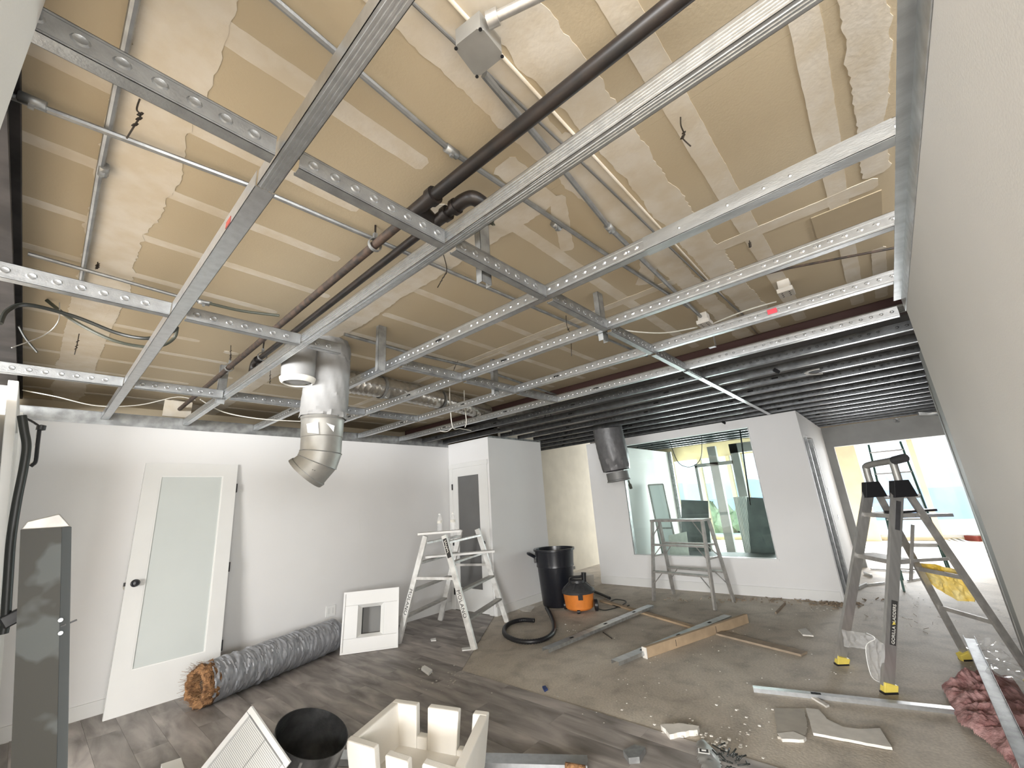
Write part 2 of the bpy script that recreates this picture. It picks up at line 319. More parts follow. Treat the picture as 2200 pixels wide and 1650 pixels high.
# closet block
cs = struct('wall_closet_side', MB().box(4.41, 4.50, 4.37, 4.44, 0, G).box(4.41, 4.50, 5.24, 5.36, 0, G).box(4.41, 4.50, 4.44, 5.24, 2.05, G), M['wall'])
cf = struct('wall_closet_front', MB().box(4.50, 5.69, 4.37, 4.47, 0, G), M['wall'])
struct('wall_closet_end', MB().box(5.60, 5.69, 4.47, 5.36, 0, G), M['wall'])
struct('baseboard_closet', MB().box(4.42, 5.70, 4.355, 4.37, 0, .11), M['trimw'])
d1 = tag(bpy.data.objects.new('door_1', None), kind='structure'); C.objects.link(d1); d1.location = (4.41, 4.84, 0); LOCS['door_1'] = V((4.41, 4.84, 0))
DY0, DY1 = 4.455, 5.225
part('casing', MB().box(4.395, 4.41, 5.19, 5.265, 0, 2.09).box(4.395, 4.41, 4.405, 4.475, 0, 2.09).box(4.392, 4.41, 4.395, 5.27, 2.03, 2.10), M['trimw'], d1, bevel=.003)
leafd = part('door_leaf', MB().box(4.403, 4.44, 5.07, 5.19, .012, 2.03).box(4.403, 4.44, 4.475, 4.60, .012, 2.03).box(4.403, 4.44, 4.6, 5.07, 1.90, 2.03).box(4.403, 4.44, 4.6, 5.07, .012, .31), M['trimw'], d1)
part('glass_panel', MB().box(4.415, 4.43, 4.60, 5.07, .31, 1.90), M['dglass'], leafd, 'dark frosted glass')
part('knob', MB().lathe((4.403, 4.535, .93), [(.0005, 0), (.026, 0), (.026, .006), (.010, .01), (.010, .035), (.026, .045), (.029, .058), (.020, .07), (.0005, .072)], 16, (-1, 0, 0)), M['blk'], leafd, 'round black knob')
for z in (.25, .93, 1.75): part('hinge', MB().box(4.39, 4.403, 5.185, 5.205, z - .045, z + .045), M['blk'], leafd)
# alcove behind the closet block
wbg = struct('wall_alcove', MB().box(5.69, 9.0, 5.36, 5.46, 0, 2.855), M['bare'])
# window wall
ww = struct('wall_window', MB().box(XW, XW + .12, .78, 1.40, 0, G).box(XW, XW + .12, 3.50, 4.18, 0, G).box(XW, XW + .12, 1.40, 3.50, 0, .48).box(XW, XW + .12, 1.40, 3.50, 2.30, G), M['wall'])
struct('baseboard_window', MB().box(XW - .015, XW, .80, 4.18, .02, .13), M['trimw'])
w1 = struct('window_1', MB().box(XW + .01, XW + .09, 1.40, 1.415, .48, 2.30).box(XW + .01, XW + .09, 3.485, 3.50, .48, 2.30), M['galvd'])
part('pane', MB().box(XW + .04, XW + .048, 1.415, 3.485, .495, 2.30), M['pane'], w1)
part('sill', MB().box(XW - .012, XW + .10, 1.38, 3.52, .465, .49), M['grille'], w1, bevel=.002)
# return wall with the stripped doorway
wret = struct('wall_return', MB().box(8.02, 9.72, .78, .90, 0, G).box(6.99, 8.02, .78, .90, 2.12, G), M['wall'])
for xx in (7.02, 7.42, 7.98): part('stud', MB().sweep((xx, .83, 0), (xx, .83, 2.10), [(-.045, -.02), (-.045, .02), (-.038, .02), (-.038, -.012), (.038, -.012), (.038, .02), (.045, .02), (.045, -.02)], (0, 1, 0)), M['galvd'], wret)
part('board', MB().box(7.05, 7.96, .86, .872, 0, 2.10), M['dpanel'], wret, 'grey backer board inside the stripped doorway')
part('outlet_box', MB().box(8.25, 8.33, .775, .78, 1.28, 1.36), M['blk'], wret)
part('outlet_box', MB().box(8.62, 8.68, .775, .78, .86, .93), M['blk'], wret)
# far bulkhead with the wide opening, and the facade room beyond
struct('wall_bulkhead', MB().box(9.72, 9.84, -.86, .66, 2.06, G).box(9.72, 9.84, .66, .90, 0, G).box(9.72, 9.84, -1.30, -.86, 0, G), M['gwall'])
struct('wall_passage', MB().box(5.5, 9.72, -1.12, -1.0, 0, G), M['wallr'])
fac = struct('wall_facade', MB().box(14.0, 14.12, -1.6, 6.2, 2.42, 2.95).box(13.7, 14.12, .52, .93, 0, 2.42).box(14.0, 14.12, -1.6, 6.2, 0, .06).box(14, 14.12, 5.35, 6.2, 0, 2.42), M['cream'])
for i, yy in enumerate((-1.22, -.52, 1.9, 2.45, 3.25, 3.6, 4.45)):
    tr = struct('trim_%d' % (i + 1), MB().box(13.96, 14.12, yy - .05, yy + .05, .06, 2.42), M['cream'])
w2 = struct('window_2', MB().box(14.02, 14.08, -1.5, 5.35, .06, .12), M['trimw'])
for (a, b) in ((-1.17, -.57), (-.47, .52), (.93, 1.85), (1.95, 2.4), (2.5, 3.2), (3.3, 3.55), (3.65, 4.4), (4.5, 5.35)):
    part('pane', MB().box(14.05, 14.058, a, b, .12, 2.42), M['pane2'], w2)
# room behind the big interior window
struct('wall_inner_room', MB().box(6.99, 10.5, 4.06, 4.18, 0, G), M['wall'])
struct('wall_inner_edge', MB().box(10.5, 10.56, 3.98, 4.20, 0, G), M['galvd'])
pf = struct('wall_partition', MB().box(10.5, 10.62, 2.92, 3.10, 0, 2.43).box(10.5, 10.62, 2.45, 2.62, .0, 2.43).box(10.5, 10.6, 3.40, 3.46, 0, 2.02).box(10.5, 10.62, 2.60, 3.46, 1.98, 2.06).box(10.5, 10.62, .9, 2.62, 2.22, 2.43).box(10.5, 10.62, .9, 1.25, 0, 2.43), M['gwall'])
struct('wall_yellow_room', MB().box(10.6, 13.9, 5.2, 5.3, 0, 2.6), M['cream'])
# roof, deck
ceil = struct('ceiling', MB().box(-6.6, 4.02, -6.8, 6.2, 2.735, 2.80).box(3.98, 4.02, -6.8, 6.2, 2.80, 2.86).box(3.98, 14.3, -1.6, 6.2, 2.86, 2.93), M['deckdark'])
xs = [-6.6, -1.14, .06, 1.26, 2.46, 3.66, 3.97]; ysq = [-6.8, -1.0, .565, 2.9, 5.3, 6.2]
for i in range(len(xs) - 1):
    for j in range(len(ysq) - 1):
        part('drywall_board', MB().box(xs[i] + .0003, xs[i + 1] - .0003, ysq[j] + .0003, ysq[j + 1] - .0003, DZ, DZ + .0145), M['board'], ceil)
def strip(x0, y0, x1, y1, wd, rag=.3, name='joint_compound_strip', end=True):
    a = V((x0, y0)); b = V((x1, y1)); L = (b - a).length; d = (b - a) / L; nrm = V((-d.y, d.x)); n = max(4, int(L / .018)); l = []; r = []
    j1 = j2 = 0
    for k in range(n + 1):
        j1 = .93 * j1 + random.uniform(-1, 1) * rag * wd * .11; j2 = .93 * j2 + random.uniform(-1, 1) * rag * wd * .11
        h1 = random.uniform(-1, 1) * rag * wd * .07; h2 = random.uniform(-1, 1) * rag * wd * .07
        e = .6 if end and k in (0, n) else 1
        p = a + d * (L * k / n); l.append(p + nrm * (wd / 2 * e + j1 + h1)); r.append(p - nrm * (wd / 2 * e + j2 + h2))
    strip.k += 1; zz = DZ - .0004 - .00005 * strip.k
    mb = MB(); vs = [(p.x, p.y, zz) for p in l] + [(p.x, p.y, zz) for p in r] + [(p.x, p.y, DZ) for p in l] + [(p.x, p.y, DZ) for p in r]; m = n + 1
    fs = [(k, k + 1, m + k + 1, m + k) for k in range(n)] + [(k, 2 * m + k, 2 * m + k + 1, k + 1) for k in range(n)] + [(m + k, m + k + 1, 3 * m + k + 1, 3 * m + k) for k in range(n)]
    mb.add(vs, fs); return part(name, mb, M['mud'], ceil)
strip.k = 0
XL = -.35
strip(XL, 1.06, .80, 1.06, .075, .12); strip(1.17, 1.06, 3.85, 1.06, .075, .15)
strip(XL, 1.465, .74, 1.455, .065, .12)
strip(XL, 1.875, .86, 1.875, .06, .12); strip(1.33, 1.87, 3.85, 1.875, .06, .12)
strip(XL, 2.28, 1.0, 2.28, .055, .1); strip(1.36, 2.27, 3.85, 2.27, .06, .12)
for k, yy in enumerate((2.69, 3.09, 3.50, 3.90, 4.31, 4.71, 5.12, 5.52)):
    strip(XL, yy, [.85, 1.0, .62, .9, 1.05, .8, 1.1, .9][k], yy, .055, .1); strip(1.30, yy, 3.85, yy, .055, .1)
strip(.74, .25, 3.9, .25, .085, .12); strip(.9, -.115, 3.9, -.115, .075, .12)
strip(1.0, -.245, 2.22, -.255, .10, .45); strip(3.0, -.25, 3.9, -.25, .07, .2)
strip(.30, .475, 3.95, .475, .15, .30); strip(.30, .665, 3.95, .665, .13, .35)
strip(.42, .60, .92, .60, .055, .1); strip(1.06, .60, 1.9, .60, .05, .1); strip(.2, .57, .6, .57, .2, .3)
strip(.06, -.3, .06, 6.0, .20, .30); strip(-.27, 1.1, -.27, 5.6, .05, .3)
strip(1.27, .80, 1.27, 3.3, .13, .35); strip(1.27, 3.3, 1.27, 6, .10, .3)
strip(2.46, .72, 2.46, 6, .07, .25); strip(2.52, 1.3, 2.52, 3.2, .03, .3); strip(3.66, -.2, 3.66, 6, .08, .2)
strip(2.28, -.26, 2.28, .42, .09, .15); strip(1.0, .84, 1.2, .84, .12, .5); strip(1.68, 1.0, 1.30, .80, .07, .3); strip(2.05, .70, 2.35, .88, .10, .5)
strip(1.02, 1.18, .90, 1.30, .06, .2); strip(1.14, 2.32, 1.3, 2.62, .09, .4); strip(.8, 3.62, .9, 3.62, .06, .2); strip(.75, 5.5, 1.1, 5.75, .25, .4)
for xx in (-.02, .14): strip(xx, 3.1, xx, 5.2, .045, .5)
part('bead_line', MB().tube([(.2, .565, DZ - .004), (3.95, .575, DZ - .004)], .006, 6), M['mud'], ceil)
part('patch_board', MB().box(2.36, 2.75, -.27, .0, DZ - .005, DZ - .0005), mat('darker_board', (0.42, 0.345, 0.235), .85, noise=.1, nscale=3), ceil, 'darker patch of drywall paper')
struct('wall_back_upper', MB().box(-6.6, 14.2, 6.0, 6.1, 0, 2.93), M['board'])
# unseen room behind the photographer; its window openings are added around the fill lamps
struct('wall_rear', MB().box(-6.6, 3.22, -6.7, -6.6, 0, 1.1).box(-6.6, 3.22, -6.7, -6.6, 2.62, 2.735).box(2.0, 3.22, -6.7, -6.6, 1.1, 2.62).box(-6.6, -5.8, -6.7, -6.6, 1.1, 2.62), M['wallr'])
struct('wall_rear_side', MB().box(3.12, 3.22, -6.6, -.40, 0, 2.73), M['wallr'])
struct('wall_annex_left', MB().box(-6.6, -6.5, -6.6, 6.0, 0, .9).box(-6.6, -6.5, -6.6, 6.0, 2.55, 2.735).box(-6.6, -6.5, 3.6, 6.0, .9, 2.55).box(-6.6, -6.5, -6.6, -4.2, .9, 2.55), M['wallr'])
w3 = struct('added_window_left', MB().box(-6.58, -6.52, -4.2, -4.15, .9, 2.55).box(-6.58, -6.52, -.2, -.15, .9, 2.55).box(-6.58, -6.52, 3.55, 3.6, .9, 2.55), M['trimw'])
w4 = struct('added_window_rear', MB().box(-5.8, -5.75, -6.68, -6.62, 1.1, 2.62).box(-2.0, -1.95, -6.68, -6.62, 1.1, 2.62).box(1.95, 2.0, -6.68, -6.62, 1.1, 2.62), M['trimw'])

# ================================================================ CEILING FRAMING
def dimple(mb, c, n, r=.012, h=.0035):
    c = V(c); n = V(n); u = V((0, 1, 0)) if abs(n.x) + abs(n.z) > .5 else V((1, 0, 0)); w_ = n.cross(u)
    vs = [c + (u * math.cos(k * math.pi / 3) + w_ * math.sin(k * math.pi / 3) * .8) * r for k in range(6)] + [c + n * h + (u * math.cos(k * math.pi / 3) + w_ * math.sin(k * math.pi / 3) * .8) * r * .45 for k in range(6)]
    mb.add(vs, [(k, (k + 1) % 6, 6 + (k + 1) % 6, 6 + k) for k in range(6)] + [tuple(range(6, 12))])
def stud_mesh(x, y0, y1, z=G, w_=.040, h=.064, web='left', dsp=.052, t=.0012):
    mb = MB()
    if web == 'left':
        mb.box(x, x + t, y0, y1, z, z + h); mb.box(x, x + w_, y0, y1, z, z + t); mb.box(x, x + w_, y0, y1, z + h - t, z + h)
        mb.box(x + w_ - t, x + w_, y0, y1, z, z + .009); mb.box(x + w_ - t, x + w_, y0, y1, z + h - .009, z + h)
        for zz in (.012, .052): mb.box(x - .002, x, y0, y1, z + zz - .0025, z + zz + .0025)
        if dsp:
            y = y0 + .03
            while y < y1 - .03:
                if random.random() > .03: dimple(mb, (x, y, z + .033), (-1, 0, 0))
                y += dsp
    return mb
SX = [.300, .900, 1.545, 2.150, 2.810, 3.460]
# stud 1: plain sleeve + ribbed length
s1 = thing('ceiling_stud', 'steel ceiling stud nearest the left wall, smooth sleeve half and ribbed half', 'stud', (SX[0] + .02, 2.5, G), 'studs across the open ceiling')
mb = MB(); x = SX[0]; mb.box(x - .004, x + .052, 1.24, BY - .02, G, G + .0015).box(x - .004, x - .0025, 1.24, BY - .02, G, G + .06).box(x + .0505, x + .052, 1.24, BY - .02, G, G + .06)
part('sleeve', mb, M['galvb'], s1)
mb = MB(); mb.box(x, x + .048, -.27, 1.235, G + .002, G + .004).box(x, x + .0015, -.27, 1.235, G + .002, G + .06).box(x + .0465, x + .048, -.27, 1.235, G + .002, G + .06)
for dx in (.008, .018, .028, .038): mb.box(x + dx, x + dx + .005, -.27, 1.235, G - .001, G + .002)
part('ribbed_channel', mb, M['galvb'], s1)
part('paint_mark', MB().box(x - .006, x - .0042, 1.48, 1.53, G + .004, G + .03), M['redd'], s1, 'dark red paint mark')
# stud 2: doubled ribbed
mb = stud_mesh(SX[1], -.276, BY - .02, web='left', dsp=0, w_=.045)
for zz in (.020, .030, .040): mb.box(SX[1] - .0025, SX[1], -.27, 3.0, G + zz - .002, G + zz + .002)
for dx in (.012, .022, .032): mb.box(SX[1] + dx, SX[1] + dx + .004, -.27, BY - .02, G - .002, G)
y = .2
while y < 5.2: mb.box(SX[1] + .004, SX[1] + .007, y, y + random.uniform(.04, .12), G - .001, G + .0); y += random.uniform(.2, .5)
solo('ceiling_stud', mb, M['galvb'], 'bright ribbed doubled steel stud running over the hanging grey duct elbow', 'stud', 'studs across the open ceiling')
lab = {2: 'third steel ceiling stud from the left, dimpled and brightly lit, nested sleeve near right wall',
       3: 'fourth steel ceiling stud from the left with one row of dimples', 4: 'fifth steel ceiling stud from the left, carrying a red tape mark',
       5: 'sixth ceiling stud from the left, first one beside the dark beam'}
def screws(mb, x, ys):
    for y in ys: mb.lathe((x, y, G + .03), [(.0005, .006), (.006, .004), (.006, 0)], 8, (-1, 0, 0))
for i in range(2, 6):
    x = SX[i]; y1 = BY - .02
    t = thing('ceiling_stud', lab[i], 'stud', (x + .02, 2.5, G), 'studs across the open ceiling')
    part('channel', stud_mesh(x, -.276, y1, web='left'), M['galvb'], t)
    if i == 2:
        part('sleeve', MB().box(x - .005, x - .0035, -.25, .55, G + .002, G + .062).box(x - .005, x + .044, -.25, .55, G - .003, G - .0015), M['galv'], t)
    if i == 4:
        part('tape_mark', MB().box(x - .0045, x - .0028, .28, .33, G + .02, G + .05), M['red'], t, 'red tape mark')
        part('sleeve', MB().box(x + .02, x + .06, -.25, .9, G + .07, G + .072).box(x + .02, x + .022, -.25, .9, G + .005, G + .07), M['galv'], t)
    mbs = MB(); screws(mbs, x - .002, [.02, .10, .22, .40, .62] if i != 3 else [.0, .9]); part('screw', mbs, M['galvb'], t, kind='stuff')
    mbk = MB()
    for y in (1.9, 3.1, 4.2): mbk.box(x - .0035, x - .002, y, y + .05, G + .028, G + .040)
    part('knockout', mbk, M['hole'], t, kind='stuff')
k = 6; x = 3.87; DENSE = []
while x < 9.6:
    if x < 4.38: y1 = BY - .02
    elif x < 5.66: y1 = 4.36
    elif x < 6.86: y1 = 5.34
    elif x < 7.0: y1 = 4.3
    else: y1 = 4.04
    y0 = -.98 if x > 3.2 else -.27
    if 6.80 < x < 7.02: x = 7.03
    if x > 7.0: z0 = G + .002
    else: z0 = G
    web = 'left'
    o = solo('ceiling_stud', stud_mesh(x, y0, y1, z=z0 + (.001 * (k % 3)), web='left', dsp=.052 if k % 3 != 1 else 0), M['galvshade'], '%s steel ceiling stud counted from the left wall, in the closely spaced part' % ORD[k], 'stud', 'studs of the closely spaced ceiling part')
    DENSE.append((x, y0, y1))
    mbk = MB(); y = .6 + (k % 4) * .31
    while y < y1 - .2: mbk.box(x - .004, x - .0025, y, y + .055, G + .026, G + .042); y += 1.22
    part('knockout', mbk, M['hole'], o, kind='stuff')
    k += 1; x += .4064
# stud-end track along the walls
solo('ceiling_track', MB().box(-.2, 4.40, BY - .004, BY - .001, 2.385, 2.50).box(-.2, 4.40, BY - .016, BY - .004, 2.497, 2.50), M['galvd'], 'steel track fixed along the top of the back white wall', 'track', 'wall tracks of the ceiling framing')
solo('ceiling_track', MB().box(.62, 3.12, RY + .001, RY + .004, 2.35, 2.43).box(.62, 3.12, RY + .004, RY + .036, 2.424, 2.427), M['galv'], 'steel track along the top of the near right wall', 'track', 'wall tracks of the ceiling framing')
solo('ceiling_track', MB().box(4.42, 5.69, 4.362, 4.367, 2.42, 2.45), M['galvd'], 'thin steel track over the front of the closet block', 'track', 'wall tracks of the ceiling framing')
solo('dark_gap_bar', MB().box(.3, 3.15, -.44, -.36, 2.50, 2.62), M['beam'], 'dark bar standing for the shaded gap above the right wall track', 'beam')  # dark bar put in for the unlit gap over the right wall
# cross channels in pieces between the studs
def cross(y, z=G, rows='nearest', rings=True, bounds=None, dsp=.066, h=.066):
    bounds = bounds or [(-.33, SX[0] - .008), (SX[0] + .056, SX[1] - .006), (SX[1] + .05, SX[2] - .006), (SX[2] + .046, SX[3] - .006), (SX[3] + .046, SX[4] - .006), (SX[4] + .046, SX[5] - .006), (SX[5] + .046, 3.86)]
    wh = ['beside the left wall', 'between first and second studs', 'between second and third studs', 'between third and fourth studs', 'between fourth and fifth studs', 'between fifth and sixth studs', 'right of the sixth stud']
    for i, (a, b) in enumerate(bounds):
        mb = MB(); t = .0013
        mb.box(a, b, y, y + t, z - .012, z + h - .012).box(a, b, y, y + .038, z + h - .0133, z + h - .012).box(a, b, y, y + .038, z - .012, z - .0107).box(a, b, y + .037, y + .038, z - .012, z - .002)
        mb.box(a, b, y - .002, y, z - .006, z - .003).box(a, b, y - .002, y, z + h - .021, z + h - .018)
        if rings:
            x = a + .04
            while x < b - .03:
                n = 10; c = V((x, y, z + .021))
                vs = [c + V((math.cos(2 * math.pi * q / n) * r, -hh, math.sin(2 * math.pi * q / n) * r * .85)) for r, hh in ((.017, 0), (.013, .0035), (.007, .0018)) for q in range(n)]
                mb.add(vs, [(j * n + q, j * n + (q + 1) % n, (j + 1) * n + (q + 1) % n, (j + 1) * n + q) for j in range(2) for q in range(n)] + [tuple(range(2 * n, 3 * n))], True); x += dsp
        solo('cross_channel', mb, M['galvm'], 'dimpled cross channel of the %s row, %s' % (rows, wh[i]), 'channel', 'cross channels of the %s row' % rows)
cross(1.065, rows='nearest'); cross(2.385, rows='middle', dsp=.07, bounds=[(-.33, SX[0] - .008), (SX[0] + .056, SX[1] - .006), (SX[1] + .05, 1.14), (SX[2] + .046, SX[3] - .006), (SX[3] + .046, SX[4] - .006), (SX[4] + .046, SX[5] - .006)])
cross(3.885, rows='farthest', dsp=.07, bounds=[(-.33, SX[0] - .008), (SX[0] + .056, SX[1] - .006), (SX[1] + .05, SX[2] - .006), (SX[2] + .046, SX[3] - .006), (SX[3] + .046, SX[4] - .006)])
mb = MB().box(3.50, 6.80, 1.055, 1.105, G - .006, G - .0045).box(3.5, 6.8, 1.055, 1.0565, G - .012, G - .0045)
for i in range(60): mb.lathe((3.55 + i * .054, 1.08, G - .006), [(.0005, .003), (.011, 0)], 6, (0, 0, -1))
solo('bridging_strap', mb, M['galvb'], 'bright flat strap crossing under the closely spaced ceiling studs', 'strap')
# hanger studs
for (px, py, yy, nm) in ((1044, 560, 1.125, 'over the black pipe elbow, nearest hanger'), (1297, 690, 1.125, 'on the nearest cross channel, farther right'), (820, 800, 2.44, 'just right of the big hanging duct'), (1066, 820, 2.44, 'on the middle cross channel near the flexible duct'), (474, 860, 3.945, 'on the farthest cross channel beside the rusty pipe')):
    p = FY(px, py, yy); bx = p.x
    mb = MB().box(bx - .03, bx + .03, yy, yy + .0015, 2.385, DZ - .002).box(bx - .03, bx - .0285, yy, yy + .035, 2.385, DZ - .002).box(bx + .0285, bx + .03, yy, yy + .035, 2.385, DZ - .002)
    solo('hanger_stud', mb, M['galvd'], 'short upright steel hanger stud, %s' % nm, 'hanger', 'short hanger studs from the ceiling deck')
# beams
mb = MB().box(-.345, -.22, -.3, 5.95, 2.56, 2.575).box(-.345, -.22, -.3, 5.95, 2.695, 2.715).box(-.29, -.275, -.3, 5.95, 2.575, 2.70)
solo('steel_beam', mb, M['beam'], 'black steel beam under the deck along the left edge', 'beam')
solo('steel_beam', MB().box(3.94, 4.06, -1.4, 5.9, 2.60, 2.615).box(3.94, 4.06, -1.4, 5.9, 2.83, 2.85).box(3.99, 4.01, -1.4, 5.9, 2.61, 2.84), M['redbeam'], 'dark red steel beam where the open deck ends', 'beam')
# pipes
p1 = thing('sprinkler_pipe', 'long black iron pipe with a tee running the length of the open deck', 'pipe', (.865, 3, 2.59))
ZP = 2.615; ta = FZ(905, 443, ZP); XA = ta.x; YT = ta.y; te = FZ(386, 879, ZP)
part('pipe', MB().tube([(XA + .02, -.3, ZP), (XA, YT - .05, ZP)], .025, 14), M['blackp'], p1)
part('pipe_end_run', MB().tube([(XA, YT + .08, ZP), (te.x, te.y, ZP)], .019, 12), M['rust'], p1, 'rusty scuffed length of pipe')
ZB = 2.60; b0 = FZ(1000, 428, ZB); b9 = FZ(548, 778, ZB); XB = b0.x
part('tee_fitting', MB().tube([(XA, YT - .09, ZP), (XA, YT - .06, ZP)], .036, 14).tube([(XA, YT - .06, ZP), (XA, YT + .08, ZP)], .029, 14).tube([(XA, YT + .08, ZP), (XA, YT + .105, ZP)], .034, 14).tube([(XA, YT + .01, ZP), (XB, YT + .03, ZB)], .027, 12), M['blackp'], p1)
p2 = thing('branch_pipe', 'second black pipe with elbows beside the long sprinkler pipe', 'pipe', (XB, 2.4, 2.57))
part('pipe', MB().tube([(XB, b0.y + .03, ZB), (XB, YT - .03, ZB)], .021, 12).tube([(XB, YT + .07, ZB), (b9.x, b9.y, ZB)], .018, 12), M['blackp'], p2)
part('tee_fitting', MB().tube([(XB, YT - .06, ZB), (XB, YT - .035, ZB)], .032, 12).tube([(XB, YT - .035, ZB), (XB, YT + .07, ZB)], .026, 12).tube([(XB, YT + .07, ZB), (XB, YT + .09, ZB)], .030, 12), M['blackp'], p2)
part('elbow', MB().tube(smoothpath([(XB, b0.y + .05, ZB), (XB, b0.y + .01, ZB), (XB + .008, b0.y - .03, ZB - .008), (XB + .045, b0.y - .045, ZB - .02), (XB + .085, b0.y - .045, ZB - .04)], 4), .028, 12).tube([(XB, b0.y + .05, ZB), (XB, b0.y + .07, ZB)], .033, 12), M['blackp'], p2)
part('elbow', MB().tube(smoothpath([(b9.x, b9.y - .04, ZB), (b9.x, b9.y + .01, ZB - .005), (b9.x, b9.y + .035, ZB - .035), (b9.x, b9.y + .035, ZB - .08)], 4), .026, 12).tube([(b9.x, b9.y - .07, ZB), (b9.x, b9.y - .045, ZB)], .030, 12), M['blackp'], p2)
mb = MB()
for i in range(9):
    a = i / 9 * 2 * math.pi; mb.tube([V((XB + .085, b0.y - .045, 2.525)) + V((math.cos(t) * .010 + random.uniform(-.008, .008), math.sin(t + a) * .012, .013 * math.sin(t) + random.uniform(-.02, .03))) for t in [q * math.pi / 3 for q in range(7)]], .003, 5)
solo('hanging_chain', mb, M['gcable'], 'small bunch of chain links hanging below the black pipe elbow', 'chain')
def clamp(p, lab):
    p = V(p); t = thing('pipe_hanger', lab, 'hanger', p, 'clevis hangers of the pipes')
    part('rod', MB().tube([p + V((0, 0, .03)), (p.x, p.y, DZ - .002)], .005, 6), M['blackp'], t)
    mb = MB(); n = 16; mb.lathe(p, [(.028, -.008), (.032, -.008), (.032, .008), (.028, .008), (.028, -.008)], n, (0, 1, 0)); mb.box(p.x - .008, p.x + .008, p.y - .008, p.y + .008, p.z + .03, p.z + .06)
    part('ring', mb, M['galvd'], t)
cA = FZ(803, 525, ZP); clamp((XA + .001, cA.y, ZP), 'ring hanger with black rod holding the sprinkler pipe near its tee')
cB = FZ(495, 790, ZP); tt_ = (cB.y - YT) / (te.y - YT); clamp((XA + (te.x - XA) * tt_, cB.y, ZP), 'ring hanger with rod holding the far rusty end of the pipe')
clamp((XB + (b9.x - XB) * .93, YT + (b9.y - YT) * .93, ZB), 'small ring hanger holding the branch pipe beside its far elbow')
solo('pipe_end_plate', MB().box(te.x - .13, te.x + .10, te.y, te.y + .02, 2.53, 2.70), M['mud'], 'pale mudded plate where the rusty pipe ends above the back wall', 'plate')
# thin conduits
def conduit(px, z, r, m, lab, name='conduit', cat='conduit', fit=None, ext=None, sm=False):
    P = [FZ(a, b, z) if not isinstance(a, V) else a for a, b in px]
    if ext: P = [P[0] + (P[0] - P[1]).normalized() * ext[0]] + P[1:-1] + [P[-1] + (P[-1] - P[-2]).normalized() * ext[1]]
    if sm: P = smoothpath(P, 5)
    t = thing(name, lab, cat, P[len(P) // 2], 'thin steel conduits under the deck'); part('tube', MB().tube(P, r, 8), m, t)
    for (a, b) in fit or []:
        c = FZ(a, b, z); d = (P[-1] - P[0]).normalized(); part('coupling', MB().tube([c - d * .028, c + d * .028], r * 1.55, 8).box(c.x - .006, c.x + .006, c.y - .006, c.y + .006, c.z - r * 2.4, c.z), M['galvd'], t)
conduit([(20, 205), (540, 400), (1000, 598), (1390, 765)], 2.685, .0105, M['galvm'], 'thin steel conduit crossing from the left beam past the twisted wire', fit=[(70, 218)])
conduit([(590, 0), (970, 325), (1300, 545), (1480, 660)], 2.70, .0105, M['galvm'], 'thin steel conduit with a coupling crossing behind the black pipe', fit=[(970, 325), (1195, 485)], ext=(.2, 0))
conduit([(290, 0), (215, 365), (172, 618)], 2.70, .0105, M['galvm'], 'thin steel conduit running back beside the left wide joint', fit=[(222, 365)], ext=(.3, 0))
conduit([(60, 545), (395, 640), (455, 652)], 2.69, .010, M['galvm'], 'short thin conduit in the back left of the deck', fit=[(438, 650)])
conduit([(450, 652), (520, 668), (600, 678)], 2.68, .009, M['gcable'], 'grey flexible conduit between the short conduit and the black pipes', sm=True)
conduit([(1040, 160), (1175, 320), (1310, 490), (1505, 680)], 2.69, .012, M['galvm'], 'steel conduit leaving the square grey junction box', fit=[(1310, 490)])
conduit([(740, 718), (870, 755), (1030, 792), (1200, 850)], 2.66, .013, M['galvd'], 'grey conduit to the right of the big hanging duct')
conduit([(880, 0), (1230, 330), (1500, 590), (1600, 680)], 2.708, .005, M['alud2'], 'slim pale conduit following the long mudded seam')
conduit([(1440, 640), (1700, 575), (1935, 530)], 2.66, .007, M['rust'], 'thin rusty rod under the deck by the outlet boxes')
# junction box
J = thing('junction_box', 'square grey metal junction box with notched corners near the ceiling', 'box', FZ(1030, 108, 2.63))
c4 = [FZ(*q, 2.625) for q in ((974, 98), (1032, 52), (1084, 117), (1024, 165))]
def inset(P, c, k): return [c + (p - c) * k for p in P]
cc = sum(c4, V()) / 4
pts = []
for i in range(4):
    p = c4[i]; a = c4[i - 1]; b = c4[(i + 1) % 4]; pts += [p + (a - p) * .13, p + (b - p) * .13]
pts = [p - V((0, 0, .006)) for p in pts]
part('cover_plate', MB().slab(pts, (0, 0, 1), .004), M['sheet'], J)
part('housing', MB().slab(inset(c4, cc, .9), (0, 0, 1), .06), M['sheet'], J)
mbs = MB()
for i in range(4): mbs.disc(c4[i] * .9 + cc * .1 + V((0, 0, -.0075)), (0, 0, -1), .005, .002, 8)
part('screw', mbs, M['blk'], J, kind='stuff')
d = (FZ(1110, 15, 2.66) - FZ(1048, 45, 2.66)).normalized(); p = FZ(1048, 45, 2.66)
part('conduit_stub', MB().tube([p + d * .01, p + d * .5], .013, 10).tube([p, p + d * .03], .02, 10), M['alu'], J)
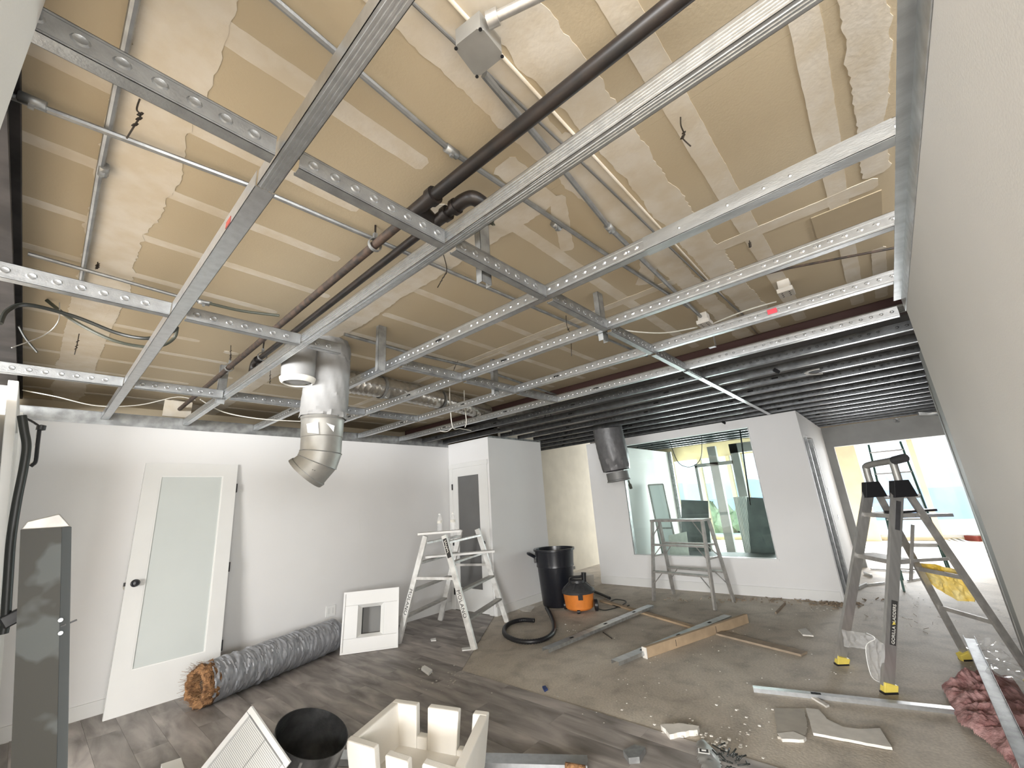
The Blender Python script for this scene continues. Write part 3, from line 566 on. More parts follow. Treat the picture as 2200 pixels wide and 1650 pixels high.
for (x_, y_, lb) in ((1690, 632, 'white'), (1515, 698, 'white')):
    c = FZ(x_, y_, 2.63); s = .055
    t = thing('outlet_box', 'small white ceiling outlet box with screw holes, %s' % ('the right one' if x_ > 1600 else 'the left one above the lit stud'), 'box', c, 'small outlet boxes on the deck')
    part('plate', MB().box(c.x - s, c.x + s, c.y - s * .8, c.y + s * .8, c.z, c.z + .03).box(c.x - s * .7, c.x + s * .7, c.y - s * .6, c.y + s * .6, c.z + .03, DZ - .001), M['gyp'], t, bevel=.003)
    mbs = MB()
    for q in range(6): mbs.disc((c.x - .03 + (q % 3) * .03, c.y - .02 + (q // 3) * .04, c.z - .0005), (0, 0, -1), .005, .001, 8)
    part('hole', mbs, M['hole'], t, kind='stuff')
c = FX(1530, 735, 3.3); solo('angle_bracket', MB().box(c.x - .02, c.x + .02, c.y - .02, c.y - .018, 2.50, DZ - .008).box(c.x - .02, c.x + .02, c.y - .02, c.y + .03, 2.50, 2.502), M['galvb'], 'small bright angle bracket hanging between studs near the outlet boxes', 'bracket')
# tie wires
def tie(px, z0, lab):
    P = [FZ(*px[0], DZ - .003)]; X0 = P[0]
    for q in px[1:]:
        # keep the wire in a vertical plane through its fixing
        P.append(FP(q[0], q[1], X0, (ray(*px[0]).x, ray(*px[0]).y, 0)))
    Q = smoothpath(P, 5); mb = MB().tube(Q, .0025, 5)
    for k_ in (.45, .6, .72):
        c = Q[int(len(Q) * k_)]; mb.tube([c + V((math.cos(t) * .006, math.sin(t) * .006, .008 * math.cos(t))) for t in [q * math.pi / 3 for q in range(7)]], .002, 5)
    solo('tie_wire', mb, M['wire'], lab, 'wire', 'twisted tie wires hanging from the deck')
tie([(300, 213), (294, 235), (302, 248), (290, 268), (272, 297)], 0, 'twisted wire hanging in the upper left by the wide joint')
tie([(1462, 252), (1463, 270), (1470, 288), (1466, 296), (1484, 314)], 0, 'twisted wire hanging at the upper right under a mud strip')
tie([(1610, 517), (1612, 532)], 0, 'short wire stub beside the cross shaped joint at right')
tie([(210, 563), (209, 578)], 0, 'short dark wire stub in the back left of the deck')
tie([(170, 717), (166, 738), (160, 762)], 0, 'thin crooked wire hanging over the back left deck')
tie([(953, 548), (960, 580), (950, 600), (940, 618)], 0, 'forked wire hanging below the second stud and cross channel')
tie([(1216, 678), (1218, 700), (1226, 722), (1228, 765)], 0, 'long thin wire hanging between third and fourth studs')
tie([(496, 742), (495, 775)], 0, 'straight black rod stub left of the big duct')
tie([(581, 795), (580, 825)], 0, 'thin wire stub left of the duct collar')
tie([(984, 775), (975, 795), (972, 815)], 0, 'wire tie by the grey conduit right of the big duct')
# cables
def cablez(name, px, r, m, lab, cat='cable', group=None, n=8):
    P = [FP(a, b, (0, yy, 0), (0, 1, 0)) for a, b, yy in px]
    return solo(name, MB().tube(smoothpath(P, n), r, 8), m, lab, cat, group)
cablez('black_cable', [(0, 695, 2.9), (15, 668, 2.95), (60, 655, 3.0), (160, 680, 3.05), (250, 715, 3.05), (310, 727, 3.0), (345, 720, 3.0), (372, 712, 3.0), (380, 702, 3.0)], .010, M['cable'], 'thick black cable drooping across the back left deck, upper loop')
cablez('black_cable', [(100, 645, 3.3), (160, 690, 3.25), (240, 730, 3.2), (310, 745, 3.2), (350, 742, 3.15), (375, 725, 3.15), (381, 703, 3.1)], .009, M['gcable'], 'second thick cable drooping to the same loose end, lower loop')
cablez('white_cable', [(48, 838, 5.1), (120, 852, 5.0), (210, 872, 5.0), (300, 870, 5.0), (380, 853, 5.0), (420, 860, 5.0)], .004, M['romex'], 'thin white cable sagging over the back wall at left', 'cable')
cablez('white_cable', [(430, 858, 4.4), (480, 885, 4.5), (560, 900, 4.5), (660, 906, 4.5)], .005, M['romex'], 'white cable sagging left of the big duct', 'cable')
cablez('white_cable', [(966, 833, 3.4), (967, 870, 3.4), (973, 918, 3.4), (990, 921, 3.5), (1012, 925, 3.6)], .005, M['romex'], 'white cable hanging straight then bending, left of a pair', 'cable')
cablez('white_cable', [(997, 830, 3.4), (998, 870, 3.4), (1002, 905, 3.4), (999, 918, 3.4)], .005, M['romex'], 'white cable hanging straight down, right of a pair', 'cable')
cablez('white_cable', [(973, 918, 3.42), (960, 927, 3.45), (945, 926, 3.5)], .004, M['romex'], 'short white cable tail curling left under the pair', 'cable')
cablez('thin_wire', [(70, 565, 3.3), (95, 585, 3.3), (115, 607, 3.3)], .002, M['wire'], 'thin stiff wire curve beside the black left beam', 'wire')
cablez('thin_wire', [(128, 650, 3.2), (125, 690, 3.2), (95, 720, 3.2), (25, 747, 3.0)], .0025, M['alud'], 'thin grey wire arcing from the cross channel to the leaning frame', 'wire')
cablez('black_rod', [(40, 700, 3.4), (55, 727, 3.4), (80, 757, 3.4)], .005, M['cable'], 'short straight black rod over the left beam end', 'rod')
solo('pale_cable', MB().tube(smoothpath([FZ(1298, 700, 2.60), FZ(1360, 712, 2.60), FZ(1430, 715, 2.60), FZ(1498, 703, 2.64)], 6), .005, 6), M['romex'], 'pale cable sagging to the left outlet box', 'cable')
solo('pale_cable', MB().tube(smoothpath([FZ(1532, 695, 2.65), FZ(1600, 668, 2.64), FZ(1668, 648, 2.65)], 6), .005, 6), M['romex'], 'pale cable joining the two outlet boxes', 'cable')
for (a, b) in ((120, 158),):
    p = FP(a, b, (0, 3.2, 0), (0, 1, 0))
# ================================================================ DUCTS
DC = V((1.305, 2.93, 0))
def wrink(mb, amp, fr, axis_pts):
    for i, v in enumerate(mb.v):
        pass
du = thing('hanging_duct', 'large grey insulated flexible duct hanging down with a metal elbow', 'duct', (DC.x, DC.y, 1.7))
random.seed(3)
P = smoothpath([V((1.32, 2.97, 2.715)), V((1.32, 2.96, 2.66)), V((1.315, 2.95, 2.58)), V((1.31, 2.94, 2.50)), V((1.305, 2.93, 2.35)), V((1.30, 2.93, 2.2)), V((1.295, 2.93, 2.115))], 8)
R_ = [.135 + .024 * min(1, i / 10) for i in range(len(P))]; R_ = [min(r, .155) for r in R_]
mb = MB(); mb.tube(P, R_, 40, caps=False)
n = 40
for i in range(len(mb.v)):
    ring = i // n; k_ = i % n; c = P[ring]; d_ = mb.v[i] - c
    w_ = 1 + .030 * math.sin(k_ * 1.9 + ring * .55) * (.3 + .7 * abs(math.sin(ring * .23))) + random.uniform(-.012, .012) + (.03 * math.sin(k_ * 3.3) if ring > len(P) - 7 else 0)
    mb.v[i] = c + d_ * w_
part('insulated_sleeve', mb, M['foil'], du)
part('collar', MB().lathe((1.295, 2.93, 0), [(.10, 2.14), (.142, 2.135), (.148, 2.12), (.142, 2.11), (.146, 2.10), (.140, 2.09), (.138, 1.98), (.134, 1.975)], 32), M['sheet'], du)
ax = V((1.295, 2.93, 1.975)); out = (RM @ V((-1, -.1, .15))); out.z = 0; out.normalize()
ep = [ax, ax + V((0, 0, -.10)), ax + V((0, 0, -.165)) + out * .02, ax + V((0, 0, -.225)) + out * .075, ax + V((0, 0, -.240)) + out * .098]
def ring(c, d, r, n=32):
    d = V(d).normalized(); u = V((-out.y, out.x, 0)); w2 = d.cross(u); return [c + (u * math.cos(2 * math.pi * k / n) + w2 * math.sin(2 * math.pi * k / n)) * r for k in range(n)]
dirs = [V((0, 0, -1)), (V((0, 0, -1)) + out * .12), (V((0, 0, -1)) + out * .45), (V((0, 0, -1)) + out * .95), (V((0, 0, -1)) + out * .98)]
rads = [.134, .134, .133, .133, .133]
def seg(a, b, extra=0.0):
    m_ = MB(); A_ = ring(ep[a], dirs[a], rads[a] + extra); B_ = ring(ep[b], dirs[b], rads[b] + extra); C_ = ring(ep[b], dirs[b], rads[b] - .004); D_ = ring(ep[a], dirs[a], rads[a] - .004)
    m_.add(A_ + B_ + C_ + D_, [(i * 32 + k, i * 32 + (k + 1) % 32, (i + 1) * 32 + (k + 1) % 32, (i + 1) * 32 + k) for i in range(3) for k in range(32)], True); return m_
for i_ in (1, 2, 3):
    rg = ring(ep[i_], dirs[i_], rads[i_] + .002); part('joint_seam', MB().tube(rg + rg[:2], .0035, 6), M['galvm'], du)
part('elbow_upper', seg(0, 1), M['sheet'], du); part('elbow_middle', seg(1, 2, .003), M['sheet'], du); part('elbow_lower', seg(2, 3), M['sheet'], du); part('mouth_rim', seg(3, 4, .007), M['sheet'], du)
mk = MB(); cq = ep[2].lerp(ep[3], .5); fr_ = (-ray(665, 1005)).normalized()
for i in range(7):
    sd_ = RM @ V((1, 0, 0)); a_ = cq + fr_ * .134 + sd_ * (-.075 + .014 * i) - fr_ * (.004 + .9 * (-.075 + .014 * i) ** 2 * 3.2) + V((0, 0, .005 - .005 * i)); mk.bar(a_, a_ + sd_ * .008, .010 if i < 3 else .005, .003, (0, 0, 1))
part('stamp_marks', mk, M['alud2'], du, kind='stuff')
toc = -ray(690, 930); toc.z = 0; toc.normalize(); rt = V((toc.y, -toc.x, 0)) * -1
pp = V((1.295, 2.93, 2.03)) + toc * .142
mb = MB(); mb2 = MB(); mb.add([pp + rt * -.10 + V((0, 0, .02)), pp + rt * -.03 + V((0, 0, .035)) + toc * .01, pp + rt * -.02 + V((0, 0, -.05)) + toc * .015, pp + rt * -.09 + V((0, 0, -.04))], [(0, 1, 2, 3)]); mb2.add([pp + rt * .02 + V((0, 0, .03)), pp + rt * .075 + V((0, 0, .01)), pp + rt * .07 + V((0, 0, -.035)) + toc * .012], [(0, 1, 2)])
part('torn_tape', mb, M['trimw'], du, 'torn white tape flap'); part('torn_tape', mb2, M['trimw'], du)
sp = MB().lathe((1.075, 2.86, 0), [(.04, 2.66), (.095, 2.64), (.105, 2.56), (.108, 2.44), (.105, 2.38), (.09, 2.345), (.05, 2.33), (.001, 2.328)], 28)
part('side_stub', sp, M['foil'], du); part('stub_rim', MB().lathe((1.075, 2.86, 0), [(.106, 2.365), (.098, 2.343), (.088, 2.333), (.092, 2.325), (.106, 2.335), (.114, 2.36), (.106, 2.365)], 28), M['romex'], du, 'pale rim')
# ribbed bright duct
P = smoothpath([(.9 + .75, 3.50, 2.605), (2.0, 3.47, 2.605), (2.6, 3.50, 2.60), (3.2, 3.58, 2.60), (3.75, 3.72, 2.60)], 26); R2 = [.098 + (.006 if i % 3 == 0 else 0) for i in range(len(P))]
fd = thing('flexible_duct', 'bright ribbed flexible metal duct lying above the studs', 'duct', (2.6, 3.5, 2.5)); part('ribbed_tube', MB().tube(P, R2, 24), M['flex'], fd)
for i in (30, 62): part('strap', MB().lathe(P[i], [(.108, -.015), (.108, .015)], 24, (P[i + 1] - P[i])), M['galvd'], fd)
ws = MB(); c = FZ(1090, 905, 2.55)
solo('fan_box', MB().box(3.85, 4.30, 3.30, 3.62, 2.50, 2.595).box(3.92, 4.1, 3.25, 3.3, 2.52, 2.56), M['sheet'], 'grey sheet metal duct box at the end of the ribbed duct', 'box')
# dark hanging sleeve over the interior window
top = FP(1306, 928, (5.75, 3.0, 0), (1, .5, 0)); bot = FP(1330, 1032, (5.75, 3.0, 0), (1, .5, 0))
sl = thing('duct_sleeve', 'dark grey wrinkled duct sleeve hanging in front of the interior window', 'duct', bot)
dpt = (RM.inverted() @ (top - V((0, 0, CAMZ)))).z * -1; rr = 31 / FPX * dpt
P = smoothpath([top + V((0, 0, .12)), top, top.lerp(bot, .35) + V((0, 0, 0)), top.lerp(bot, .8)], 10); mb = MB().tube(P, [rr] * (len(P) - 8) + [rr * (1 - .02 * i) for i in range(8)], 32, caps=False)
for i in range(len(mb.v)):
    ring = i // 32; c = P[ring]; k_ = i % 32; mb.v[i] = c + (mb.v[i] - c) * (1 + (.05 * math.sin(k_ * 2.2 + ring * .4)) * (ring / 30) ** 2 + random.uniform(-.008, .008))
part('sleeve', mb, M['dsleeve'], sl)
d = (bot - top).normalized()
part('collar', MB().lathe(bot - d * .12, [(rr * .74, 0), (rr * .74, .11), (rr * .78, .115), (rr * .78, .13), (rr * .70, .13), (rr * .70, .01)], 28, d), M['alud2'], sl)
part('torn_strip', MB().tube(smoothpath([bot + RM @ V((.14, -.0, 0)), bot + RM @ V((.16, -.06, 0)), bot + RM @ V((.18, -.12, 0))], 4), [.012] * 4 + [.025] * 5, 5), M['gcable'], sl)
# ================================================================ THINGS ALONG THE BACK WALL
def sub(a, b, t): return a + (b - a) * t
# leaning door leaf
n0 = V((0, -2.04, .195)).normalized()
B0 = V((.655, 5.055, .002)); ud = V((1, 0, 0)); vd = V((.012, .195, 2.04)).normalized(); nd = ud.cross(vd) * 1.0
dl = thing('door_leaf', 'white door leaf with frosted glass leaning on the back wall', 'door', B0 + ud * .38)
def DL(u, v, w_=0): return B0 + ud * u + vd * v - nd * 0 + V((0, 1, 0)) * 0 + (nd * -1 if nd.y < 0 else nd) * w_
def dbox(u0, u1, v0, v1, w0, w1):
    return MB().hexa([DL(u, v, w_) for w_ in (w0, w1) for u, v in ((u0, v0), (u1, v0), (u1, v1), (u0, v1))])
W_, H_ = .765, 2.05
fr = MB()
for a in ((0, .125, 0, H_), (W_ - .125, W_, 0, H_), (.125, W_ - .125, H_ - .125, H_), (.125, W_ - .125, 0, .31)):
    fr.hexa([DL(u, v, w_) for w_ in (0, .035) for u, v in ((a[0], a[2]), (a[1], a[2]), (a[1], a[3]), (a[0], a[3]))])
part('frame', fr, M['trimw'], dl)
part('bead', MB().hexa([DL(u, v, w_) for w_ in (.003, .03) for u, v in ((.125, .31), (.134, .31), (.134, H_ - .125), (.125, H_ - .125))]).hexa([DL(u, v, w_) for w_ in (.003, .03) for u, v in ((W_ - .134, .31), (W_ - .125, .31), (W_ - .125, H_ - .125), (W_ - .134, H_ - .125))]).hexa([DL(u, v, w_) for w_ in (.003, .03) for u, v in ((.134, H_ - .134), (W_ - .134, H_ - .134), (W_ - .134, H_ - .125), (.134, H_ - .125))]).hexa([DL(u, v, w_) for w_ in (.003, .03) for u, v in ((.134, .31), (W_ - .134, .31), (W_ - .134, .319), (.134, .319))]), M['white'], dl)
part('frosted_pane', dbox(.134, W_ - .134, .319, H_ - .134, .012, .022), M['frost'], dl, 'frosted pale green glass')
kc = DL(.06, .99, 0); nn = (kc - DL(.06, .99, .1)).normalized()
part('knob', MB().lathe(kc, [(.0005, 0), (.031, 0), (.031, .006), (.011, .012), (.011, .03), (.024, .038), (.029, .052), (.02, .066), (.0005, .068)], 20, nn), M['blkg'], dl, 'round black knob')
part('latch', MB().hexa([DL(u, v, w_) for w_ in (.004, .03) for u, v in ((-.012, .975), (0, .975), (0, 1.005), (-.012, 1.005))]), M['blk'], dl)
for v in (.33, 1.02, 1.80): part('hinge', MB().hexa([DL(u, v + q, w_) for w_ in (-.002, .03) for u, q in ((W_, -.045), (W_ + .012, -.045), (W_ + .012, .045), (W_, .045))]), M['blk'], dl)
# wall outlet
p = FY(710, 1312, BY)
t = thing('wall_outlet', 'white double wall outlet plate above the grey duct roll', 'outlet', p)
part('plate', MB().box(p.x - .058, p.x + .058, BY - .006, BY - .0005, p.z - .058, p.z + .058), M['white'], t, bevel=.002)
mb = MB()
for dx in (-.025, .025): mb.box(p.x + dx - .013, p.x + dx + .013, BY - .0075, BY - .006, p.z - .03, p.z + .03)
part('socket', mb, M['trimw'], t)
# duct roll on the floor
A = V((1.20, 4.66, .165)); Bq = V((2.50, 5.05, .165)); L = (Bq - A).length; dd = (Bq - A).normalized()
dr = thing('duct_roll', 'roll of grey wrapped flexible duct lying on the planks with brown fibres at its end', 'duct', (1.8, 4.8, .006))
NP = 170; P = [A.lerp(Bq, i / NP) for i in range(NP + 1)]; ph = [random.uniform(0, 6) for _ in range(6)]
mb = MB().tube(P, .158, 40, caps=False)
for i in range(len(mb.v)):
    ring = i // 40; k_ = i % 40; c = P[ring]; th = k_ / 40 * 2 * math.pi
    q_ = V((ring * .30 + 2.2 * math.sin(th), math.cos(th) * 1.3, math.sin(th) * 1.3)); q2 = V((ring * .75 - 3 * math.sin(th + .6), math.cos(th) * 1.1, math.sin(th) * 1.1 + 7))
    wv = .075 * NZ.noise(q_) + .060 * (1 - 2 * abs(NZ.noise(q2))) - .03 - (.06 if abs(ring - 102) < 2 else 0)
    mb.v[i] = c + (mb.v[i] - c) * (1 + wv)
part('jacket', mb, M['jack'], dr)
part('core', MB().tube([A + dd * .02, A + dd * .5], .085, 20), M['hole'], dr)
mb = MB(); u_ = V((0, 0, 1)); w2_ = dd.cross(u_)
for i in range(2600):
    th = random.uniform(0, 2 * math.pi); r = random.uniform(.07, .165); p = A + dd * random.uniform(-.05, .06) + (u_ * math.sin(th) + w2_ * math.cos(th)) * r
    q = p - dd * random.uniform(.0, .05) + V([random.uniform(-.028, .028) for _ in range(3)])
    if q.z < .01: q.z = .012
    if p.z < .01: p.z = .012
    s_ = V([random.uniform(-.0022, .0022) for _ in range(3)]) + V((.0012, .0012, 0)); mb.add([p, p + s_, q + s_ * .5 + V((0, 0, .0012)), q], [(0, 1, 2, 3)])
part('fibre_tuft', mb, M['fibre2'], dr, 'torn brown fibreglass', kind='stuff')
mb = MB().lathe(A + dd * .03, [(.075, .02), (.080, -.03), (.095, -.075), (.115, -.095), (.135, -.09), (.152, -.06), (.160, -.02), (.160, .02)], 44, dd)
for i in range(len(mb.v)):
    k_ = NZ.noise(mb.v[i] * 22); mb.v[i] += (mb.v[i] - A).normalized() * .030 * k_ + V([random.uniform(-.005, .005) for _ in range(3)])
    mb.v[i].z = max(mb.v[i].z, .009)
part('fibre_lining', mb, M['fibre'], dr, 'brown fibreglass lining')
# return-air frame leaning on the roll
a = FZ(730, 1408, .008); b = FZ(855, 1391, .008); uu = (b - a).normalized(); sz = .60; back = V((-uu.y, uu.x, 0)); vv = (V((0, 0, 1)) * .97 + back * .20).normalized(); nn = uu.cross(vv)
ra = thing('air_register', 'white square air register frame leaning on the grey duct roll', 'register', a + uu * .3)
def RA(u, v, w_=0): return a + uu * u + vv * v - nn * w_
def rbox(mb, u0, u1, v0, v1, w0, w1): return mb.hexa([RA(u, v, w_) for w_ in (w0, w1) for u, v in ((u0, v0), (u1, v0), (u1, v1), (u0, v1))])
if True:
    mb = MB()
    for q in ((0, sz, 0, .14), (0, sz, sz - .14, sz), (0, .16, .14, sz - .14), (sz - .16, sz, .14, sz - .14)): rbox(mb, *q, .0, .012)
    part('frame', mb, M['grille'], ra, bevel=.004)
    mb = MB()
    for q in ((.0, sz, 0, .018), (.0, sz, sz - .018, sz), (0, .018, .018, sz - .018), (sz - .018, sz, .018, sz - .018)): rbox(mb, *q, -.010, 0)
    part('rim', mb, M['grille'], ra)
    mb = MB(); o1 = [(.16, .14), (sz - .16, .14), (sz - .16, sz - .14), (.16, sz - .14)]; i1 = [(.20, .17), (sz - .20, .17), (sz - .20, sz - .17), (.20, sz - .17)]
    vs = [RA(u, v, 0) for u, v in o1] + [RA(u, v, .05) for u, v in i1]; mb.add(vs, [(k_, (k_ + 1) % 4, 4 + (k_ + 1) % 4, 4 + k_) for k_ in range(4)])
    part('bevelled_throat', mb, M['white'], ra)
    mb = MB(); i2 = [(u, v) for u, v in i1]; vs = [RA(u, v, .05) for u, v in i1] + [RA(u, v, .15) for u, v in i1]; mb.add(vs, [(k_, (k_ + 1) % 4, 4 + (k_ + 1) % 4, 4 + k_) for k_ in range(4)] + [(4, 5, 6, 7)])
    part('metal_box', mb, M['alud2'], ra, 'grey metal box behind the opening')
# ================================================================ LADDERS
def rung(mb, p, q, w=.06, h=.02, side=(0, 0, 1)): return mb.bar(p, q, w, h, side)
# ladder 1, white trestle by the closet door
FR = V((3.33, 3.64, .007)); BR = V((4.28, 4.05, .001)); BL = V((3.90, 4.92, .007)); FL = V((3.03, 4.58, .007))
LW = (BR - FR).normalized(); SP = (FR - FL); SP.z = 0; SP.normalize(); TZ = 1.14
midF = (FR + FL) / 2; midB = (BR + BL) / 2
T = dict(FR=V((midF.x, midF.y, TZ)) + SP * .13 + LW * .03, FL=V((midF.x, midF.y, TZ)) - SP * .13 + LW * .03, BR=V((midB.x, midB.y, TZ)) + SP * .13 - LW * .03, BL=V((midB.x, midB.y, TZ)) - SP * .13 - LW * .03)
F_ = dict(FR=FR, FL=FL, BR=BR, BL=BL)
l1 = thing('trestle_ladder', 'white paint splashed double sided stepladder by the closet door', 'ladder', (midF + midB) / 2)
legs = {}
for k_ in ('FR', 'FL', 'BR', 'BL'): legs[k_] = part('leg', MB().bar(F_[k_], T[k_], .065, .028, SP), M['aluw'], l1)
for t_ in (.24, .48, .74, .93):
    for s_ in ('R', 'L'):
        p = F_['F' + s_].lerp(T['F' + s_], t_); q = F_['B' + s_].lerp(T['B' + s_], t_)
        part('step', MB().bar(p + LW * .015, q - LW * .015, .075, .022, SP), M['alud'] if t_ < .9 else M['aluw'], l1)
p = F_['FL'].lerp(T['FL'], .60) - LW * .02; q = F_['FR'].lerp(T['FR'], .60) - LW * .02; part('spreader', MB().bar(p, q, .028, .006, (0, 0, 1)), M['aluw'], l1)
p = F_['BL'].lerp(T['BL'], .60) + LW * .02; q = F_['BR'].lerp(T['BR'], .60) + LW * .02; part('spreader', MB().bar(p, q, .028, .006, (0, 0, 1)), M['alud'], l1)
nF = -LW
for k_ in ('FR', 'FL'):
    o = F_[k_].lerp(T[k_], .50) + nF * .0148 ; dn = (F_[k_] - T[k_]).normalized(); side_ = nF.cross(dn)
    text('MOLANO', legs[k_], M['ink'], o - side_ * .022 , dn, nF, .062, space=1.1)
lb0 = F_['FR'].lerp(T['FR'], .97) + nF * .0145; lb1 = F_['FR'].lerp(T['FR'], .79) + nF * .0145
part('label', MB().bar(lb0, lb1, .05, .002, SP), M['ink'], legs['FR'], 'black sticker with pale script lettering')
dn = (lb1 - lb0).normalized(); cr_ = nF.cross(dn); sq = [lb0 + nF * .004 + dn * (.02 + .0125 * i) + cr_ * [.014, -.012, .012, -.006, .006, -.012, .008, -.010, .010, -.004, .006, -.012][i] for i in range(12)]; part('script_mark', MB().tube(smoothpath(sq, 5), .004, 5), M['romex'], legs['FR'])
# planks on it
def plank(a_, b_, w_, h_, lab):
    return solo('work_board', MB().bar(a_, b_, w_, h_, V((b_ - a_).y and (-(b_ - a_).y, (b_ - a_).x, 0) or (0, 1, 0))), M['white'], lab, 'board', 'white boards lying on the white ladder', bevel=.002)
c0 = T['FR'].lerp(T['FL'], .5)
pa = FP(897, 1148, c0 + V((0, 0, .03)), (0, 0, 1)); 
vdir = ray(950, 1160); vdir.z = 0
top_c = c0 + LW * .10 + V((0, 0, .031))
q0 = FP(898, 1148, top_c, vdir); q1 = FP(988, 1144, top_c, vdir); q0.z = q1.z = top_c.z
plank(q0, q1, .16, .024, 'white painted board lying on top of the white ladder under two bottles')
mc = (F_['FR'].lerp(T['FR'], .76) + F_['FL'].lerp(T['FL'], .76)) / 2 + LW * .45
q2 = FP(914, 1192, mc, vdir); q3 = FP(1062, 1188, mc, vdir); q2.z = q3.z = (q2.z + q3.z) / 2
plank(q2, q3, .12, .024, 'longer white board lying across the upper steps of the white ladder')
def bottle(c, lab):
    t = thing('water_bottle', lab, 'bottle', c, 'clear water bottles on the ladder board')
    part('body', MB().lathe(c, [(.001, 0), (.030, .002), (.032, .02), (.029, .07), (.032, .09), (.032, .125), (.020, .165), (.013, .175), (.013, .185)], 16), M['pvc'], t)
    part('cap', MB().lathe(c, [(.015, .185), (.015, .2), (.001, .2)], 12), M['white'], t)
    part('label', MB().lathe(c, [(.0325, .09), (.0325, .120)], 16), M['romex'], t)
zb = top_c.z + .0125
b1 = FP(947, 1150, (0, 0, zb), (0, 0, 1)); bb = q0.lerp(q1, .52); bb.z = zb; bottle(bb, 'clear water bottle standing on the top ladder board, left one')
bb = q0.lerp(q1, .84); bb.z = zb; bottle(bb, 'clear water bottle standing on the top ladder board, right one')
# ladder 2, grey trestle before the interior window
TZ2 = 1.045
A1 = FZ(1405, 1291, .003); A2 = FZ(1537, 1311, .003); A3 = V((6.56, 2.00, .003)) ; A4 = A1 + (A3 - A2)
wd2 = (A2 - A1).normalized(); sp2 = (A3 - A2).normalized(); sp2 = (sp2 - wd2 * sp2.dot(wd2)).normalized(); SPN = .52
A3 = A2 + sp2 * SPN; A4 = A1 + sp2 * SPN
T1 = A1 + sp2 * (SPN / 2 - .09) + wd2 * .05; T2 = A2 + sp2 * (SPN / 2 - .09) - wd2 * .05; T3 = A3 - sp2 * (SPN / 2 - .09) - wd2 * .05; T4 = A4 - sp2 * (SPN / 2 - .09) + wd2 * .05
for q in (T1, T2, T3, T4): q.z = TZ2
l2 = thing('step_bench', 'dusty grey aluminium double sided work ladder before the interior window', 'ladder', (A1 + A3) / 2)
for a_, t_ in ((A1, T1), (A2, T2), (A3, T3), (A4, T4)): part('leg', MB().bar(a_, t_, .06, .025, sp2), M['alud'], l2)
part('top_platform', MB().hexa([q + V((0, 0, z)) for z in (0, .03) for q in (T1 - wd2 * .02 - sp2 * .03, T2 + wd2 * .02 - sp2 * .03, T3 + wd2 * .02 + sp2 * .03, T4 - wd2 * .02 + sp2 * .03)]), M['alud'], l2, bevel=.003)
for t_ in (.36, .70):
    for (a_, ta, b_, tb) in ((A1, T1, A2, T2), (A4, T4, A3, T3)):
        p = a_.lerp(ta, t_); q = b_.lerp(tb, t_); part('step', MB().bar(p, q, .085, .022, sp2), M['alud'], l2)
        for (s0, s1, sg) in ((a_, ta, 1), (b_, tb, -1)):
            lo = s0.lerp(s1, t_ - .16); hi = s0.lerp(s1, t_) + wd2 * sg * .15; part('brace', MB().bar(lo, hi, .02, .006, sp2), M['alud'], l2)
for (s0, s1, sg) in ((A1, T1, 1), (A2, T2, -1)): part('brace', MB().bar(s0.lerp(s1, .80), s1 + wd2 * sg * .14, .02, .006, sp2), M['alud'], l2)
for (a_, ta, b_, tb) in ((A1, T1, A4, T4), (A2, T2, A3, T3)): part('spreader', MB().bar(a_.lerp(ta, .55), b_.lerp(tb, .55), .02, .005, (0, 0, 1)), M['alud'], l2)
# ladder 3, tall aluminium stepladder
K1 = FZ(1808, 1428, .002); K2 = FZ(1910, 1489, .002); K4 = FZ(2078, 1418, .002); K3 = K2 + (K4 - K1)
w3 = (K2 - K1).normalized(); s3 = (K4 - K1).normalized(); TZ3 = 1.33
U1 = FP(1867, 1050, K1.lerp(K4, .44), (s3.x, s3.y, 0)); U2 = FP(1928, 1048, K2.lerp(K3, .44), (s3.x, s3.y, 0))
mz = (U1.z + U2.z) / 2
l3 = thing('stepladder', 'tall aluminium stepladder with black hinge caps and yellow feet', 'ladder', (K1 + K3) / 2)
r1 = part('leg', MB().bar(K1 + V((0, 0, .04)), U1, .075, .03, s3), M['alu'], l3); r2_ = part('leg', MB().bar(K2 + V((0, 0, .04)), U2, .075, .03, s3), M['alu'], l3)
U4 = U1 + s3 * .05; U3 = U2 + s3 * .05
part('leg', MB().bar(K4 + V((0, 0, .04)), U4, .045, .025, s3), M['alud'], l3); part('leg', MB().bar(K3 + V((0, 0, .04)), U3, .045, .025, s3), M['alud'], l3)
for kk, uu_ in ((K1, U1), (K2, U2), (K4, U4), (K3, U3)):
    part('foot', MB().bar(kk, kk + (uu_ - kk).normalized() * .065, .088, .045, s3), M['yellow'], l3, 'yellow plastic foot', bevel=.004)
    part('foot_pad', MB().bar(kk - V((0, 0, .0015)), kk + V((0, 0, .012)), .092, .05, s3), M['blk'], l3)
for u_1, u_2 in ((U1, U4), (U2, U3)):
    m_ = (u_1 + u_2) / 2; part('hinge_cap', MB().hexa([m_ + w3 * i_ + s3 * j_ + V((0, 0, z_)) for z_, sc_ in ((-.07, 1), (.055, .62)) for i_, j_ in ((-.03, -.085 * sc_), (.03, -.085 * sc_), (.03, .085 * sc_), (-.03, .085 * sc_))]), M['blk'], l3, 'black hinge cap', bevel=.004)
up = V((0, 0, 1)); e1_ = (U1 + U4) / 2; e2_ = (U2 + U3) / 2
part('hand_rail', MB().tube(smoothpath([e1_ + up * .04, e1_ + up * .15, e1_ + up * .19 + w3 * .03, e2_ + up * .205 - w3 * .02, e2_ + up * .215 + w3 * .10], 6), .026, 10).tube(smoothpath([e2_ + up * .04, e2_ + up * .12, e2_ + up * .20], 4), .026, 10), M['sheet'], l3)
part('rail_cap', MB().tube([e2_ + up * .205 + w3 * .02, e2_ + up * .215 + w3 * .13], .032, 10), M['lid'], l3)
